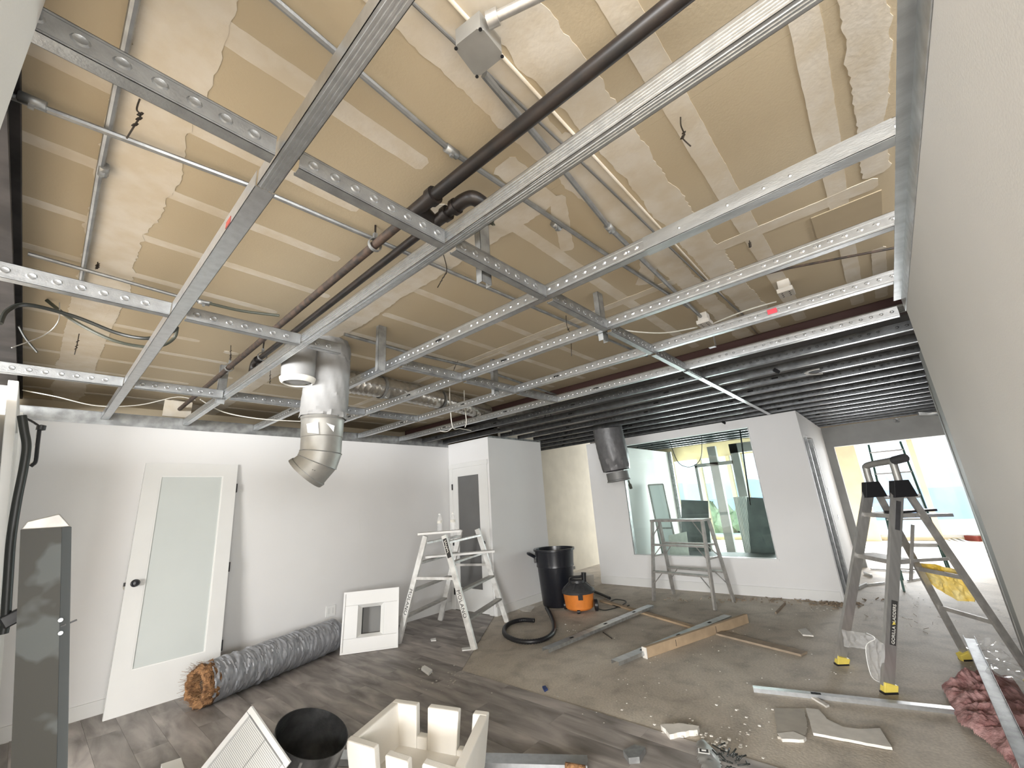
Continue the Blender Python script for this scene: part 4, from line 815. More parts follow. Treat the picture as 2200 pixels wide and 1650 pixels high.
for py0, t_ in ((1108, None), (1194, None)):
    p = FP(1847 if py0 < 1150 else 1838, py0, K1.lerp(U1, .5), V(s3)); tz = (p.z - K1.z) / (U1.z - K1.z)
    p = K1.lerp(U1, tz); q = K2.lerp(U2, tz); part('step', MB().hexa([v_ + s3 * j_ + up * z_ for z_ in (-.02, .012) for v_, j_ in ((p, -.02), (q, -.02), (q, .13), (p, .13))]), M['alud'], l3)
    if py0 < 1150: part('platform', MB().hexa([v_ + up * z_ for z_ in (.014, .03) for v_ in (p + s3 * .02 + w3 * .2, q + s3 * .0 , q + s3 * .30, p + s3 * .3 + w3 * .2)]), M['blk'], l3)
    pz = p + s3 * .1
    qb = K3.lerp(U3, tz); part('spreader', MB().bar(q + s3 * .05, qb, .022, .006, up), M['alud'], l3)
for t_ in (.30, .52): part('rear_rung', MB().bar(K4.lerp(U4, t_), K3.lerp(U3, t_), .03, .012, up), M['alud'], l3)
part('brace', MB().bar(K2.lerp(U2, .80) + s3 * .12, K2.lerp(U2, .52) + s3 * .12, .018, .012, s3), M['alud'], l3)
lo = K2.lerp(U2, .22); hi = K2.lerp(U2, .43); nfc = -s3.cross(w3); nfc = V((0, 0, 0)) - ray(1915, 1350); nfc.normalize()
# label on the face of the right front leg that looks to the camera
axl = (U2 - K2).normalized(); cn = s3.cross(axl).normalized(); cn = cn if cn.dot(nfc) > 0 else -cn
lab_ = part('label', MB().bar(lo + cn * .0165, hi + cn * .0165, .040, .002, s3), M['ink'], r2_, 'black label with pale lettering')
text('GORILLA   LADDERS', r2_, M['romex'], lo + cn * .018 + axl * .008 + axl.cross(cn) * .010, axl, cn, .0295)
tri = lo.lerp(hi, .46) + cn * .0188; part('logo_triangle', MB().add([tri - s3 * .012, tri + s3 * .012, tri + axl * .028], [(0, 1, 2)]), M['yellow'], r2_)
lo2 = K2.lerp(U2, .78); hi2 = K2.lerp(U2, .93); part('warning_label', MB().bar(lo2 + cn * .0165, hi2 + cn * .0165, .034, .002, s3), M['lid'], r2_)
# black board resting on the stepladder
p = FP(1935, 1104, e2_ - up * .25, V((0, 1, 0))); tzz = None
st = K2.lerp(U2, .83)
p0_ = FX(1907, 1109, U3.x + .12); p1_ = FX(2045, 1099, U3.x + .12); p1_.z = p0_.z
solo('black_board', MB().bar(p0_, p1_, .022, .09, (0, 0, 1)), M['blk'], 'flat black board sticking out to the right of the tall stepladder', 'board')
# yellow sheet
ys = [FP(x_, y_, K4.lerp(U4, .45) + s3 * .05, (s3.x, s3.y, 0)) for x_, y_ in ((1970, 1208), (2010, 1212), (2055, 1225), (2095, 1285), (2090, 1292), (2060, 1290), (2010, 1262), (1990, 1245))]
ycent = sum(ys, V()) / len(ys); mb = MB(); ring = []
vs = [ycent] + [p + s3 * random.uniform(-.02, .02) for p in ys]; mb.add(vs, [(0, i + 1, (i + 1) % 8 + 1) for i in range(8)])
yo = solo('yellow_bag', mb, M['yfilm'], 'crumpled yellow plastic bag hanging from the rear of the tall stepladder', 'bag')
sm_ = yo.modifiers.new('sub', 'SUBSURF'); sm_.levels = 3; sm_.render_levels = 3; sm_.subdivision_type = 'SIMPLE'
tx = bpy.data.textures.new('crumple', 'CLOUDS'); tx.noise_scale = .06; dm = yo.modifiers.new('d', 'DISPLACE'); dm.texture = tx; dm.strength = .05; dm.mid_level = .5
so_ = yo.modifiers.new('s', 'SOLIDIFY'); so_.thickness = .006
# clear plastic film caught between the front legs
pl0 = K1.lerp(K2, .5)
cf_ = [FP(x_, y_, pl0, (s3.x, s3.y, 0)) for x_, y_ in ((1812, 1352), (1862, 1360), (1880, 1372), (1900, 1385), (1898, 1468), (1872, 1452), (1860, 1390), (1815, 1388))]
mb = MB(); mb.add([sum(cf_, V()) / 8] + [p + s3 * random.uniform(-.02, .01) for p in cf_], [(0, i + 1, (i + 1) % 8 + 1) for i in range(8)])
co = solo('plastic_film', mb, M['pvc'], 'clear plastic film strung between the front legs of the tall stepladder', 'film')
sm_ = co.modifiers.new('sub', 'SUBSURF'); sm_.levels = 3; sm_.render_levels = 3; sm_.subdivision_type = 'SIMPLE'; dm = co.modifiers.new('d', 'DISPLACE'); dm.texture = tx; dm.strength = .05
solo('plastic_edge', MB().tube(smoothpath([cf_[1], cf_[2], cf_[6] + V((0, 0, .0)), cf_[5], cf_[4]], 5), .003, 5), M['white'], 'pale rolled edge of the plastic film by the stepladder leg', 'film')
# ================================================================ BIN, VACUUM, HOSE
c = V((5.30, 3.98, 0)); tc = thing('trash_can', 'tall round black plastic trash can by the closet block', 'bin', c)
part('body', MB().lathe(c, [(.001, .03), (.205, .03), (.215, .005), (.225, .03), (.262, .52), (.275, .525), (.272, .56), (.285, .735), (.305, .74), (.305, .765), (.282, .765), (.255, .50), (.21, .05), (.001, .05)], 40), M['blkg'], tc)
for sg in (-1,):
    hd = RM @ V((-1, 0, 0)); hd.z = 0; hd.normalize(); s_ = V((-hd.y, hd.x, 0)); hc = c + hd * .29 + V((0, 0, .66))
    part('handle', MB().tube(smoothpath([hc + s_ * .055, hc + s_ * .05 + hd * .09 + V((0, 0, .05)), hc - s_ * .05 + hd * .09 + V((0, 0, .05)), hc - s_ * .055], 5), .018, 8).bar(hc - s_ * .06 - V((0, 0, .05)), hc + s_ * .06 - V((0, 0, .05)), .05, .03), M['blkg'], tc)
vc = FZ(1237, 1318, 0) + V((.15, .03, 0)); vc.z = 0
v = thing('shop_vacuum', 'orange shop vacuum with black lid and wheels beside the trash can', 'vacuum', vc)
fw = -ray(1237, 1300); fw.z = 0; fw.normalize(); rt = V((-fw.y, fw.x, 0)); 
if rt.dot(RM @ V((1, 0, 0))) < 0: rt = -rt
part('tank', MB().lathe(vc, [(.001, .03), (.165, .03), (.185, .05), (.205, .22), (.207, .23)], 36), M['orange'], v)
part('lid', MB().lathe(vc, [(.207, .225), (.222, .228), (.225, .255), (.20, .28), (.12, .345), (.10, .35), (.095, .38), (.06, .39), (.001, .39)], 24), M['lid'], v)
for k_ in range(8):
    a = k_ * math.pi / 4 + .3; dr_ = V((math.cos(a), math.sin(a), 0)); part('lid_rib', MB().bar(vc + dr_ * .20 + V((0, 0, .275)), vc + dr_ * .11 + V((0, 0, .35)), .022, .02, V((-dr_.y, dr_.x, 0))), M['lid'], v)
part('handle', MB().tube(smoothpath([vc - rt * .10 + V((0, 0, .34)), vc - rt * .09 + V((0, 0, .41)), vc + rt * .05 + V((0, 0, .42)), vc + rt * .10 + V((0, 0, .44)), vc + rt * .11 + V((0, 0, .33))], 6), .016, 8), M['blk'], v)
part('hose_port', MB().tube([vc + rt * .09 + V((0, 0, .33)), vc + rt * .10 + V((0, 0, .47))], [.028, .034], 12), M['blk'], v)
part('latch', MB().bar(vc + fw * .212 + rt * .02 + V((0, 0, .25)), vc + fw * .205 + rt * .02 + V((0, 0, .17)), .06, .02, rt), M['blk'], v)
part('wheel', MB().lathe(vc + rt * .22 + fw * .06 + V((0, 0, .075)), [(.001, -.025), (.06, -.025), (.073, -.018), (.073, .018), (.06, .025), (.001, .025)], 24, rt), M['blk'], v)
part('wheel', MB().lathe(vc - rt * .19 - fw * .08 + V((0, 0, .06)), [(.001, -.02), (.055, -.02), (.055, .02), (.001, .02)], 20, rt), M['blk'], v)
part('caster', MB().lathe(vc + fw * .17 - rt * .02 + V((0, 0, .026)), [(.001, -.02), (.024, -.02), (.024, .02), (.001, .02)], 14, rt), M['blk'], v)
hz = .028
hp = [FZ(x_, y_, hz) for x_, y_ in ((1174, 1306), (1182, 1320), (1190, 1342), (1186, 1362), (1160, 1376), (1120, 1378), (1088, 1366), (1084, 1350), (1098, 1338), (1122, 1332), (1148, 1333))]
P = smoothpath(hp, 14); mb = MB().tube(P, [.026 if i % 2 else .0225 for i in range(len(P))], 12)
solo('vacuum_hose', mb, M['blk'], 'black ribbed vacuum hose curling on the bare floor', 'hose')
wp = [FZ(x_, y_, .03) for x_, y_ in ((1268, 1268), (1290, 1276), (1310, 1285))]; solo('vacuum_wand', MB().tube(wp, .02, 10), M['blk'], 'black vacuum wand on the floor behind the vacuum', 'wand')
rs = random.Random(5)
cp = [FZ(x_, y_, .008) for x_, y_ in ((1280, 1306), (1300, 1311), (1330, 1303), (1345, 1292), (1322, 1288), (1310, 1296), (1335, 1305), (1352, 1300))]
solo('power_cord', MB().tube(smoothpath(cp, 6), .006, 6), M['cable'], 'tangled black cord on the floor right of the vacuum', 'cord')
# alcove clutter
al = solo('low_crate', MB().hexa([V(p) for p in ((5.80, 4.62, 0), (6.70, 4.22, 0), (6.84, 4.60, 0), (6.05, 5.1, 0), (5.80, 4.62, .17), (6.70, 4.22, .17), (6.84, 4.60, .17), (6.05, 5.1, .17))]), M['gyp'], 'low pale box along the foot of the beige alcove wall', 'box', bevel=.005)
c = V((6.22, 4.52, .17))
fl_ = thing('round_reflector', 'pale round metal reflector dish on the low box behind the vacuum', 'reflector', c); nx = (-ray(1255, 1235)).normalized()
part('dish', MB().lathe(c + V((0, 0, .10)), [(.05, -.10), (.07, -.02), (.12, .0), (.15, .03), (.155, .032), (.12, .008), (.06, -.012), (.001, -.015)], 28, (nx + V((0, 0, .9))).normalized()), M['cream'], fl_)
solo('metal_strip', MB().bar((6.35, 4.98, .20), (6.85, 4.70, .24), .05, .03), M['galv'], 'metal strip lying against the alcove wall behind the reflector', 'strip')
# ================================================================ ON THE BARE FLOOR
def cstud(px0, px1, lab, w=.09, h=.032, z=.0, holes=(.2, .5, .8), m='galv', name='metal_stud', up=True, group='loose metal studs on the floor', perp=0):
    a_ = FZ(*px0, z + .02); b_ = FZ(*px1, z + .02); a_.z = b_.z = z; d_ = (b_ - a_).normalized(); s_ = V((-d_.y, d_.x, 0)); a_ = a_ + s_ * perp; b_ = b_ + s_ * perp
    t = thing(name, lab, 'stud', (a_ + b_) / 2, group); tt = .0015
    mb = MB().hexa([q + s_ * k_ + V((0, 0, zz)) for zz in (h - tt, h) for q, k_ in ((a_, -w / 2), (b_, -w / 2), (b_, w / 2), (a_, w / 2))])
    for k_ in (-w / 2, w / 2 - tt): mb.hexa([q + s_ * kk + V((0, 0, zz)) for zz in (.001, h - tt) for q, kk in ((a_, k_), (b_, k_), (b_, k_ + tt), (a_, k_ + tt))])
    part('channel', mb, M[m], t)
    for hh in holes:
        c_ = a_.lerp(b_, hh); part('hole', MB().lathe(c_ + V((0, 0, h + .0004)), [(.0005, 0), (.018, 0)], 14, (0, 0, 1)).bar(c_ - d_ * .03 + V((0, 0, h + .0003)), c_ + d_ * .03 + V((0, 0, h + .0003)), .03, .0004, s_), M['hole'], t)
    return t
cstud((1172, 1396), (1398, 1302), 'grey metal stud with punched holes lying left of the lumber', m='galv', z=.0235)
cstud((1328, 1425), (1570, 1325), 'metal stud with punched holes lying behind the long lumber', m='galv', perp=.035, z=.0235)
cstud((1618, 1478), (2048, 1524), 'long metal stud lying under the feet of the tall stepladder', w=.05, h=.028, holes=(.35,), m='galvb')
a_ = FZ(1388, 1414, .0); b_ = FZ(1606, 1338, .0); d_ = (b_ - a_).normalized(); s_ = V((-d_.y, d_.x, 0))
lb = thing('lumber', 'pale two by four lumber standing on edge on the bare floor', 'lumber', (a_ + b_) / 2)
part('timber', MB().bar(a_ + V((0, 0, .046)), b_ + V((0, 0, .046)), .038, .09, s_), M['wood'], lb, bevel=.003)
part('end_strip', MB().bar(a_ - d_ * .012 + V((0, 0, .046)), a_ - d_ * .004 + V((0, 0, .046)), .055, .09, s_), M['gyp'], lb, 'white painted end piece')
for t_ in (.25, .64): c_ = a_.lerp(b_, t_); part('pencil_mark', MB().bar(c_ - s_ * .0195 + V((0, 0, .02)), c_ - s_ * .0195 + V((0, 0, .075)), .006, .001, d_), M['ink'], lb)
solo('wood_batten', MB().bar(FZ(1292, 1290, .012), FZ(1505, 1352, .012), .07, .02, (0, 0, 0) if 0 else (.5, .5, 0)), M['wood'], 'flat wooden batten running from behind the vacuum', 'batten')
solo('wood_batten', MB().bar(FZ(1545, 1360, .012), FZ(1728, 1405, .012), .11, .018, (.5, .5, 0)), M['woodd'], 'dusty splintered board lying right of the lumber', 'batten')
solo('wood_stick', MB().bar(FZ(1667, 1318, .008), FZ(1687, 1297, .008), .03, .015), M['woodd'], 'short brown stick near the foot of the window wall', 'stick')
solo('wood_sliver', MB().bar(FZ(1548, 1362, .006), FZ(1580, 1372, .006), .012, .006), M['wood'], 'thin pale wood sliver touching the lumber', 'sliver')
solo('thin_rod', MB().bar(FZ(1295, 1358, .004), FZ(1315, 1372, .004), .008, .006), M['blackp'], 'thin dark rod beside the left metal stud', 'rod')
def fpoly(name, px, th, m, lab, cat, z=.001, rag=0.0, group=None, up=None):
    P = [FZ(a, b, z) for a, b in px]
    if rag:
        Q = []
        for i in range(len(P)):
            p, q = P[i], P[(i + 1) % len(P)]; n = max(1, int((q - p).length / .025))
            for k_ in range(n): r = p.lerp(q, k_ / n); Q.append(r + V((random.uniform(-rag, rag), random.uniform(-rag, rag), 0)))
        P = Q
    mb = MB().prism([(p.x, p.y) for p in P], z, z + th); return solo(name, mb, m, lab, cat, group)
fpoly('drywall_scrap', [(1732, 1526), (1760, 1529), (1778, 1550), (1812, 1567), (1845, 1572), (1892, 1570), (1918, 1612), (1862, 1602), (1800, 1590), (1748, 1580)], .014, M['gyp'], 'large curved white drywall scrap at lower right', 'scrap', .004, .002, 'drywall scraps')
fpoly('drywall_scrap', [(1664, 1526), (1728, 1527), (1736, 1560), (1730, 1592), (1672, 1588)], .013, M['gypd'], 'square brownish drywall scrap with white broken edges', 'scrap', .002, .003, 'drywall scraps')
fpoly('drywall_scrap', [(1672, 1582), (1705, 1578), (1732, 1590), (1728, 1596), (1680, 1594)], .016, M['gyp'], 'white broken edge piece against the square drywall scrap', 'scrap', .002, .003, 'drywall scraps')
fpoly('drywall_scrap', [(1420, 1568), (1470, 1566), (1502, 1572), (1500, 1580), (1440, 1590)], .03, M['gyp'], 'white crumbled drywall chunk near the plank edge', 'scrap', .002, .005, 'drywall scraps')
fpoly('drywall_scrap', [(1742, 1500), (1755, 1502), (1782, 1518), (1776, 1521)], .012, M['gyp'], 'thin white drywall sliver under the long floor stud', 'scrap', .001, .002, 'drywall scraps')
fpoly('drywall_scrap', [(1715, 1355), (1732, 1352), (1748, 1368), (1725, 1366)], .012, M['gyp'], 'small pale drywall scrap right of the dusty board', 'scrap', .001, .002, 'drywall scraps')
fpoly('drywall_scrap', [(905, 1440), (912, 1434), (929, 1444), (921, 1452)], .02, M['white'], 'small white block lying on the grey planks', 'scrap', .007, 0, 'drywall scraps')
fpoly('drywall_scrap', [(992, 1394), (1010, 1392), (1012, 1397), (993, 1399)], .01, M['white'], 'white sliver at the foot of the white ladder', 'scrap', .007, 0, 'drywall scraps')
fpoly('drywall_scrap', [(925, 1374), (936, 1372), (937, 1377), (926, 1378)], .008, M['white'], 'tiny white paper scrap in front of the white ladder', 'scrap', .007, 0, 'drywall scraps')
fpoly('paper_sheet', [(1112, 1308), (1125, 1301), (1150, 1303), (1140, 1315), (1122, 1313)], .004, M['gyp'], 'pale paper scrap at the foot of the closet block', 'paper', .001, .003)
fpoly('blue_scrap', [(1165, 1478), (1172, 1476), (1177, 1483), (1170, 1487)], .012, mat('blue_plastic', (.03, .06, .2), .5), 'tiny blue plastic piece on the bare floor', 'scrap')
fpoly('cardboard_piece', [(1340, 1625), (1365, 1612), (1388, 1618), (1375, 1640), (1352, 1642)], .03, M['galvd'], 'bent grey metal clip at the bottom near the plank edge', 'clip', .007)
mb = MB(); rs = random.Random(11)
def crumb(p, s_):
    mb.hexa([p + V((dx * s_ * rs.uniform(.5, 1.3), dy * s_ * rs.uniform(.5, 1.3), z_ * s_)) for z_ in (0, rs.uniform(.3, .9)) for dx, dy in ((-1, -1), (1, -1), (1, 1), (-1, 1))])
for (cx, cy, rx, ry, n_, s0) in ((1700, 1420, 250, 120, 60, .0035), (1950, 1290, 120, 60, 50, .006), (960, 1455, 70, 25, 40, .005), (1500, 1570, 160, 60, 50, .006), (1300, 1430, 200, 100, 50, .004), (1750, 1310, 60, 12, 14, .006), (1230, 1350, 60, 20, 14, .006), (1560, 1600, 60, 25, 20, .008)):
    for i in range(n_):
        x_ = rs.gauss(cx, rx * .5); y_ = rs.gauss(cy, ry * .5)
        if y_ < 1225 or y_ > 1700: continue
        p = FZ(x_, y_, .0075); crumb(p, s0 * rs.uniform(.4, 1.5))
tag(build('drywall_crumbs', mb, M['gyp']), 'white drywall crumbs and dust strewn over the floor', 'debris', kind='stuff')
mb = MB()
for (cx, cy, rx, ry, n_, s0) in ((1790, 1298, 55, 6, 120, .014), (1950, 1330, 90, 40, 16, .005), (1610, 1290, 180, 5, 90, .012)):
    for i in range(n_):
        p = FZ(rs.gauss(cx, rx * .6), rs.gauss(cy, ry * .6) , .001)
        if p.x > 6.84 and p.y > .76: p.x = 6.80
        q = p + V((rs.uniform(-.05, .05), rs.uniform(-.05, .05), rs.uniform(0, .02))); mb.bar(p + V((0, 0, .004)), q + V((0, 0, .004)), s0 * .7, s0 * .5)
tag(build('floor_rubble', mb, M['woodd']), 'brown rubble and fibres along the foot of the window wall', 'debris', kind='stuff')
# small metal offcuts in the passage
for i, (a1, a2, lb_) in enumerate([((1857, 1232), (1873, 1238), 'short bright offcut behind the stepladder'), ((1845, 1258), (1900, 1252), 'thin bright strip offcut behind the stepladder'), ((1845, 1264), (1862, 1256), 'small angled metal offcut by the stripped doorway'), ((1950, 1247), (1978, 1242), 'thin pale offcut right of the stepladder leg'), ((1870, 1222), (1965, 1228), 'dark metal tube offcut lying in the passage')]):
    solo('metal_offcut', MB().bar(FZ(*a1, .015), FZ(*a2, .015), .05 if i in (0, 2) else .02, .02), M['galvb'], lb_, 'offcut', 'metal offcuts in the passage')
# bright studs far in the passage
for i in range(4):
    solo('stacked_stud', MB().bar(FZ(2032 + i * 7, 1163 - i * 2, .02 + .0 * i), FZ(2132 + i * 4, 1206 - i * 6, .02), .06, .03, (0, 0, 1)), M['galvb'], '%s of four bright metal studs on the floor beyond the passage' % ('nearest', 'second', 'third', 'farthest')[i], 'stud', 'bright studs beyond the passage')
solo('tool_pouch', MB().bar(FZ(2075, 1156, .05), FZ(2106, 1158, .05), .12, .08), M['redd'], 'dark brown tool pouch on the floor beyond the passage', 'pouch', bevel=.01)
# pink insulation
def blob(name, px, hgt, m, lab, cat, seed=1, zb=.002, res=34):
    rs = random.Random(seed); P = [FZ(a, b, 0) for a, b in px]; x0 = min(p.x for p in P); x1 = max(p.x for p in P); y0 = min(p.y for p in P); y1 = max(p.y for p in P)
    def inside(x, y):
        c_ = False; j = len(P) - 1
        for i in range(len(P)):
            if ((P[i].y > y) != (P[j].y > y)) and x < (P[j].x - P[i].x) * (y - P[i].y) / (P[j].y - P[i].y) + P[i].x: c_ = not c_
            j = i
        return c_
    def edge(x, y):
        best = 9
        for i in range(len(P)):
            a, b = P[i], P[(i + 1) % len(P)]; ab = V((b.x - a.x, b.y - a.y)); t = max(0, min(1, (V((x - a.x, y - a.y)).dot(ab)) / ab.length_squared)); best = min(best, (V((x, y)) - V((a.x, a.y)) - ab * t).length)
        return best
    mb = MB(); idx = {}
    for i in range(res * 2 + 1):
        for j in range(res + 1):
            x = x0 + (x1 - x0) * i / (res * 2); y = y0 + (y1 - y0) * j / res
            if inside(x, y):
                e = min(1, edge(x, y) / .10); hh = zb + .004 + hgt * math.sqrt(e) * (.55 + .45 * NZ.noise(V((x * 9, y * 9, seed)))) + .02 * e * NZ.noise(V((x * 40, y * 40, 3)))
                idx[(i, j)] = len(mb.v); mb.v.append(V((x, y, max(zb, hh))))
    for (i, j) in idx:
        q = [(i, j), (i + 1, j), (i + 1, j + 1), (i, j + 1)]
        if all(k_ in idx for k_ in q): mb.f.append(tuple(idx[k_] for k_ in q)); mb.smooth.append(True)
    return solo(name, mb, m, lab, cat)
blob('insulation_batt', [(2022, 1478), (2060, 1462), (2120, 1456), (2180, 1464), (2205, 1500), (2290, 1600), (2290, 1700), (2200, 1680), (2120, 1600), (2060, 1560), (2048, 1530)], .13, M['pink'], 'torn pink fibreglass insulation heaped in the lower right corner', 'insulation', 4, res=80)
a_ = FZ(2083, 1372, .17); b_ = FZ(2215, 1660, .13)
ms = thing('leaning_track', 'long grey metal track lying over the pink insulation', 'track', b_); d_ = (b_ - a_).normalized(); s_ = V((-d_.y, d_.x, 0)).normalized()
part('channel', MB().bar(a_, b_, .062, .002, s_).bar(a_ + s_ * .031 + V((0, 0, .012)), b_ + s_ * .031 + V((0, 0, .012)), .002, .026, s_).bar(a_ - s_ * .031 + V((0, 0, .012)), b_ - s_ * .031 + V((0, 0, .012)), .002, .026, s_), M['galvd'], ms)
cfp = [FZ(x_, y_, .22) for x_, y_ in ((2065, 1362), (2140, 1375), (2210, 1400), (2230, 1440), (2140, 1440), (2090, 1410))]
mb = MB().add([sum(cfp, V()) / 6 - V((0, 0, .05))] + [p + V((0, 0, random.uniform(-.1, .02))) for p in cfp], [(0, i + 1, (i + 1) % 6 + 1) for i in range(6)])
co = solo('plastic_wrap', mb, M['pvc'], 'clear plastic wrap draped behind the grey track at right', 'film'); sm_ = co.modifiers.new('sub', 'SUBSURF'); sm_.levels = 3; sm_.render_levels = 3; sm_.subdivision_type = 'SIMPLE'; dm = co.modifiers.new('d', 'DISPLACE'); dm.texture = tx; dm.strength = .08
# plastic bag at bottom
blob('plastic_bag', [(1495, 1598), (1512, 1592), (1528, 1606), (1550, 1632), (1556, 1665), (1520, 1675), (1496, 1640)], .07, M['sheet'], 'crumpled grey plastic bag with a small printed mark at the bottom', 'bag', 9, res=18)
p = FZ(1500, 1612, .085); d1_ = V((.02, -.055, 0)); bo_ = bpy.data.objects['plastic_bag']; build('printed_label', MB().bar(p, p + d1_, .045, .001, (1, 0, 0)), M['white'], bo_); build('printed_mark', MB().bar(p + d1_ * .12 + V((0, 0, .002)), p + d1_ * .88 + V((0, 0, .002)), .032, .001, (1, 0, 0)), M['ink'], bo_); build('printed_centre', MB().bar(p + d1_ * .3 + V((0, 0, .004)), p + d1_ * .7 + V((0, 0, .004)), .014, .001, (1, 0, 0)), M['white'], bo_)
mb = MB(); p0 = FZ(1572, 1642, .02)
for i in range(26):
    q = p0 + V((rs.uniform(-.06, .06), rs.uniform(-.08, .08), rs.uniform(0, .06))); mb.tube([q, q + V((rs.uniform(-.05, .05), rs.uniform(-.06, .06), rs.uniform(-.01, .03)))], .004, 5)
solo('wire_tangle', mb, M['cable'], 'tangle of short black wires beside the grey plastic bag', 'wires')
# ================================================================ FOREGROUND
bt = cstud((700, 1626), (1262, 1640), 'bright metal track lying along the bottom under the foam packaging', w=.10, h=.035, z=.008, holes=(), m='galvb', name='metal_track', group=None)
solo('rust_wool', MB().tube([FZ(1215, 1647, .055), FZ(1258, 1650, .06)], [.02, .012], 6), M['fibre'], 'small tuft of brown fibres on the bottom metal track', 'fibre')
# foam tray
zr = .30; zb_ = .046
Rm = [FZ(850, 1500, zr), FZ(1052, 1528, zr), FZ(990, 1668, zr), FZ(742, 1590, zr)]   # far-left, far-right, near-right, near-left
ctr = sum(Rm, V()) / 4; fo = thing('foam_tray', 'white foam packing tray with notched walls in the foreground', 'packaging', (ctr.x, ctr.y, zb_))
Bm = [ctr + (p - ctr) * .90 for p in Rm]
for p in Bm: p.z = zb_
part('base', MB().prism([(p.x, p.y) for p in Bm], zb_, zb_ + .05), M['foam'], fo, bevel=.006)
def fwall(i, j, tabs):
    """a wall from rim corner i to j made of tabs (t0,t1,height fraction)"""
    P0, P1 = Rm[i], Rm[j]; Q0, Q1 = Bm[i], Bm[j]; inn = (ctr - (P0 + P1) / 2); inn.z = 0; inn = inn.normalized() * .055
    for t0, t1, hf in tabs:
        a0 = Q0.lerp(Q1, t0); a1 = Q0.lerp(Q1, t1); b0 = P0.lerp(P1, t0); b1 = P0.lerp(P1, t1)
        b0 = a0.lerp(b0, hf); b1 = a1.lerp(b1, hf)
        part('wall', MB().hexa([a0, a1, a1 + inn, a0 + inn, b0, b1, b1 + inn, b0 + inn]), M['foam'], fo, bevel=.008)
fwall(0, 1, [(0, .28, 1), (.28, .40, .42), (.40, .72, 1), (.72, .86, .30), (.86, 1, 1)])
fwall(1, 2, [(.075, .925, .995)])
fwall(3, 0, [(.09, .925, .995)])
fwall(2, 3, [(0, .30, 1), (.30, .42, .35), (.42, .62, .95), (.62, .72, .35), (.72, 1, 1)])
# black duct collar
rgt = RM @ V((1, 0, 0)); rgt.z = 0; rgt.normalize(); axd = (V((0, 0, 1)) + rgt * .42 - V((.727, .629, 0)) * .10).normalized(); Rd = .185; cc_ = FZ(672, 1572, .37); cb_ = cc_ - axd * (.355 / axd.z)
du2 = thing('duct_collar', 'short dark sheet metal duct pipe standing tilted by the foam tray', 'duct', cb_)
mb = MB().lathe(cb_, [(Rd * .97, .06), (Rd, .385), (Rd - .004, .385), (Rd * .97 - .004, .06), (Rd * .97, .06)], 48, axd)
part('pipe', mb, mat('dark_sheet_metal', (.14, .142, .145), .38, .8, noise=.45, nscale=12, bump=.25, bscale=50), du2)
for an in (1.0, 3.0, 4.7, 5.4):
    u_ = axd.cross(V((0, 1, 0))).normalized(); w2_ = axd.cross(u_); q = cb_ + (u_ * math.cos(an) + w2_ * math.sin(an)) * (Rd + .002); part('seam', MB().bar(q + axd * .05, q + axd * .37, .012, .006, u_), M['galvd'], du2)
# perforated square diffuser standing on a corner
ap = FP(543, 1516, (1.05, 2.36, 0), V((.727, .629, 0))); rc = FP(626, 1636, (1.02, 2.28, 0), V((.727, .629, 0)))
e1_ = (rc - ap); lc = FP(412, 1752, (1.05, 2.26, 0), V((.727, .629, 0))); e2_ = lc - ap
n_ = e1_.cross(e2_).normalized(); n_ = n_ if n_.dot(ray(543, 1580)) < 0 else -n_
e1n = e1_.normalized(); e2n = (e2_ - e1n * e2_.dot(e1n)).normalized(); S = .30
gd = thing('perforated_panel', 'white perforated square ceiling diffuser standing tilted against the dark duct pipe', 'panel', ap)
def GD(u, v, w_=0): return ap + e1n * u + e2n * v + n_ * w_
S1, S2 = e1_.length, .55
mb = MB()
for (u0, u1, v0, v1) in ((0, S1, 0, .022), (0, .022, .022, S2), (S1 - .022, S1, .022, S2)): mb.hexa([GD(u, v, w_) for w_ in (0, .012) for u, v in ((u0, v0), (u1, v0), (u1, v1), (u0, v1))])
part('frame', mb, M['grille'], gd)
part('sheet', MB().hexa([GD(u, v, w_) for w_ in (.002, .006) for u, v in ((.022, .022), (S1 - .022, .022), (S1 - .022, S2), (.022, S2))]), M['perf'], gd)
mb = MB(); k_ = 0; v_ = .035
while v_ < S2:
    mb.bar(GD(.03, v_, .0072), GD(S1 - .03, v_, .0072), .0035, .001, e2n); v_ += .0075
part('slat', mb, M['trimw'], gd, kind='stuff')
part('seam', MB().bar(GD(S1 * .5, .022, .0085), GD(S1 * .5, S2, .0085), .003, .001, e1n).bar(GD(.0, .026, .0125), GD(S1, .026, .0125), .002, .0008, e2n), M['galvd'], gd)
fpoly('white_board_corner', [(345, 1650), (388, 1636), (396, 1662), (350, 1672)], .02, M['white'], 'corner of a white board at the bottom edge left of the perforated panel', 'board', .05)
# ================================================================ LEFT EDGE
# leaning white frame
def LF(y, s, w_=0):   # y along the wall, s up the slope 0..1, w_ toward the room
    return V((.125 - .245 * s + w_, y, 2.08 * s))
lf = thing('door_frame', 'white moulded door frame leaning at the left edge of the room', 'door frame', (.12, 2.6, 0))
def lbox(y0, y1, s0, s1, w0, w1): return MB().hexa([LF(y, s, w_) for w_ in (w0, w1) for y, s in ((y0, s0), (y1, s0), (y1, s1), (y0, s1))])
YA, YB = 2.65, 3.45
part('stile', lbox(YB - .11, YB, 0, 1, -.03, 0), M['trimw'], lf, bevel=.003)
part('end_board', MB().hexa([LF(YB, s_, w_) + V((0, yy, 0)) for s_ in (0, 1) for w_, yy in ((-.42, .004), (0.0, .004), (0.0, .03), (-.42, .03))]), M['trimw'], lf)
for w_ in (-.035, -.09, -.11, -.2): part('end_moulding', MB().bar(LF(YB - .004, 0, w_), LF(YB - .004, 1, w_), .014, .014, (1, 0, 0)), M['white'], lf)
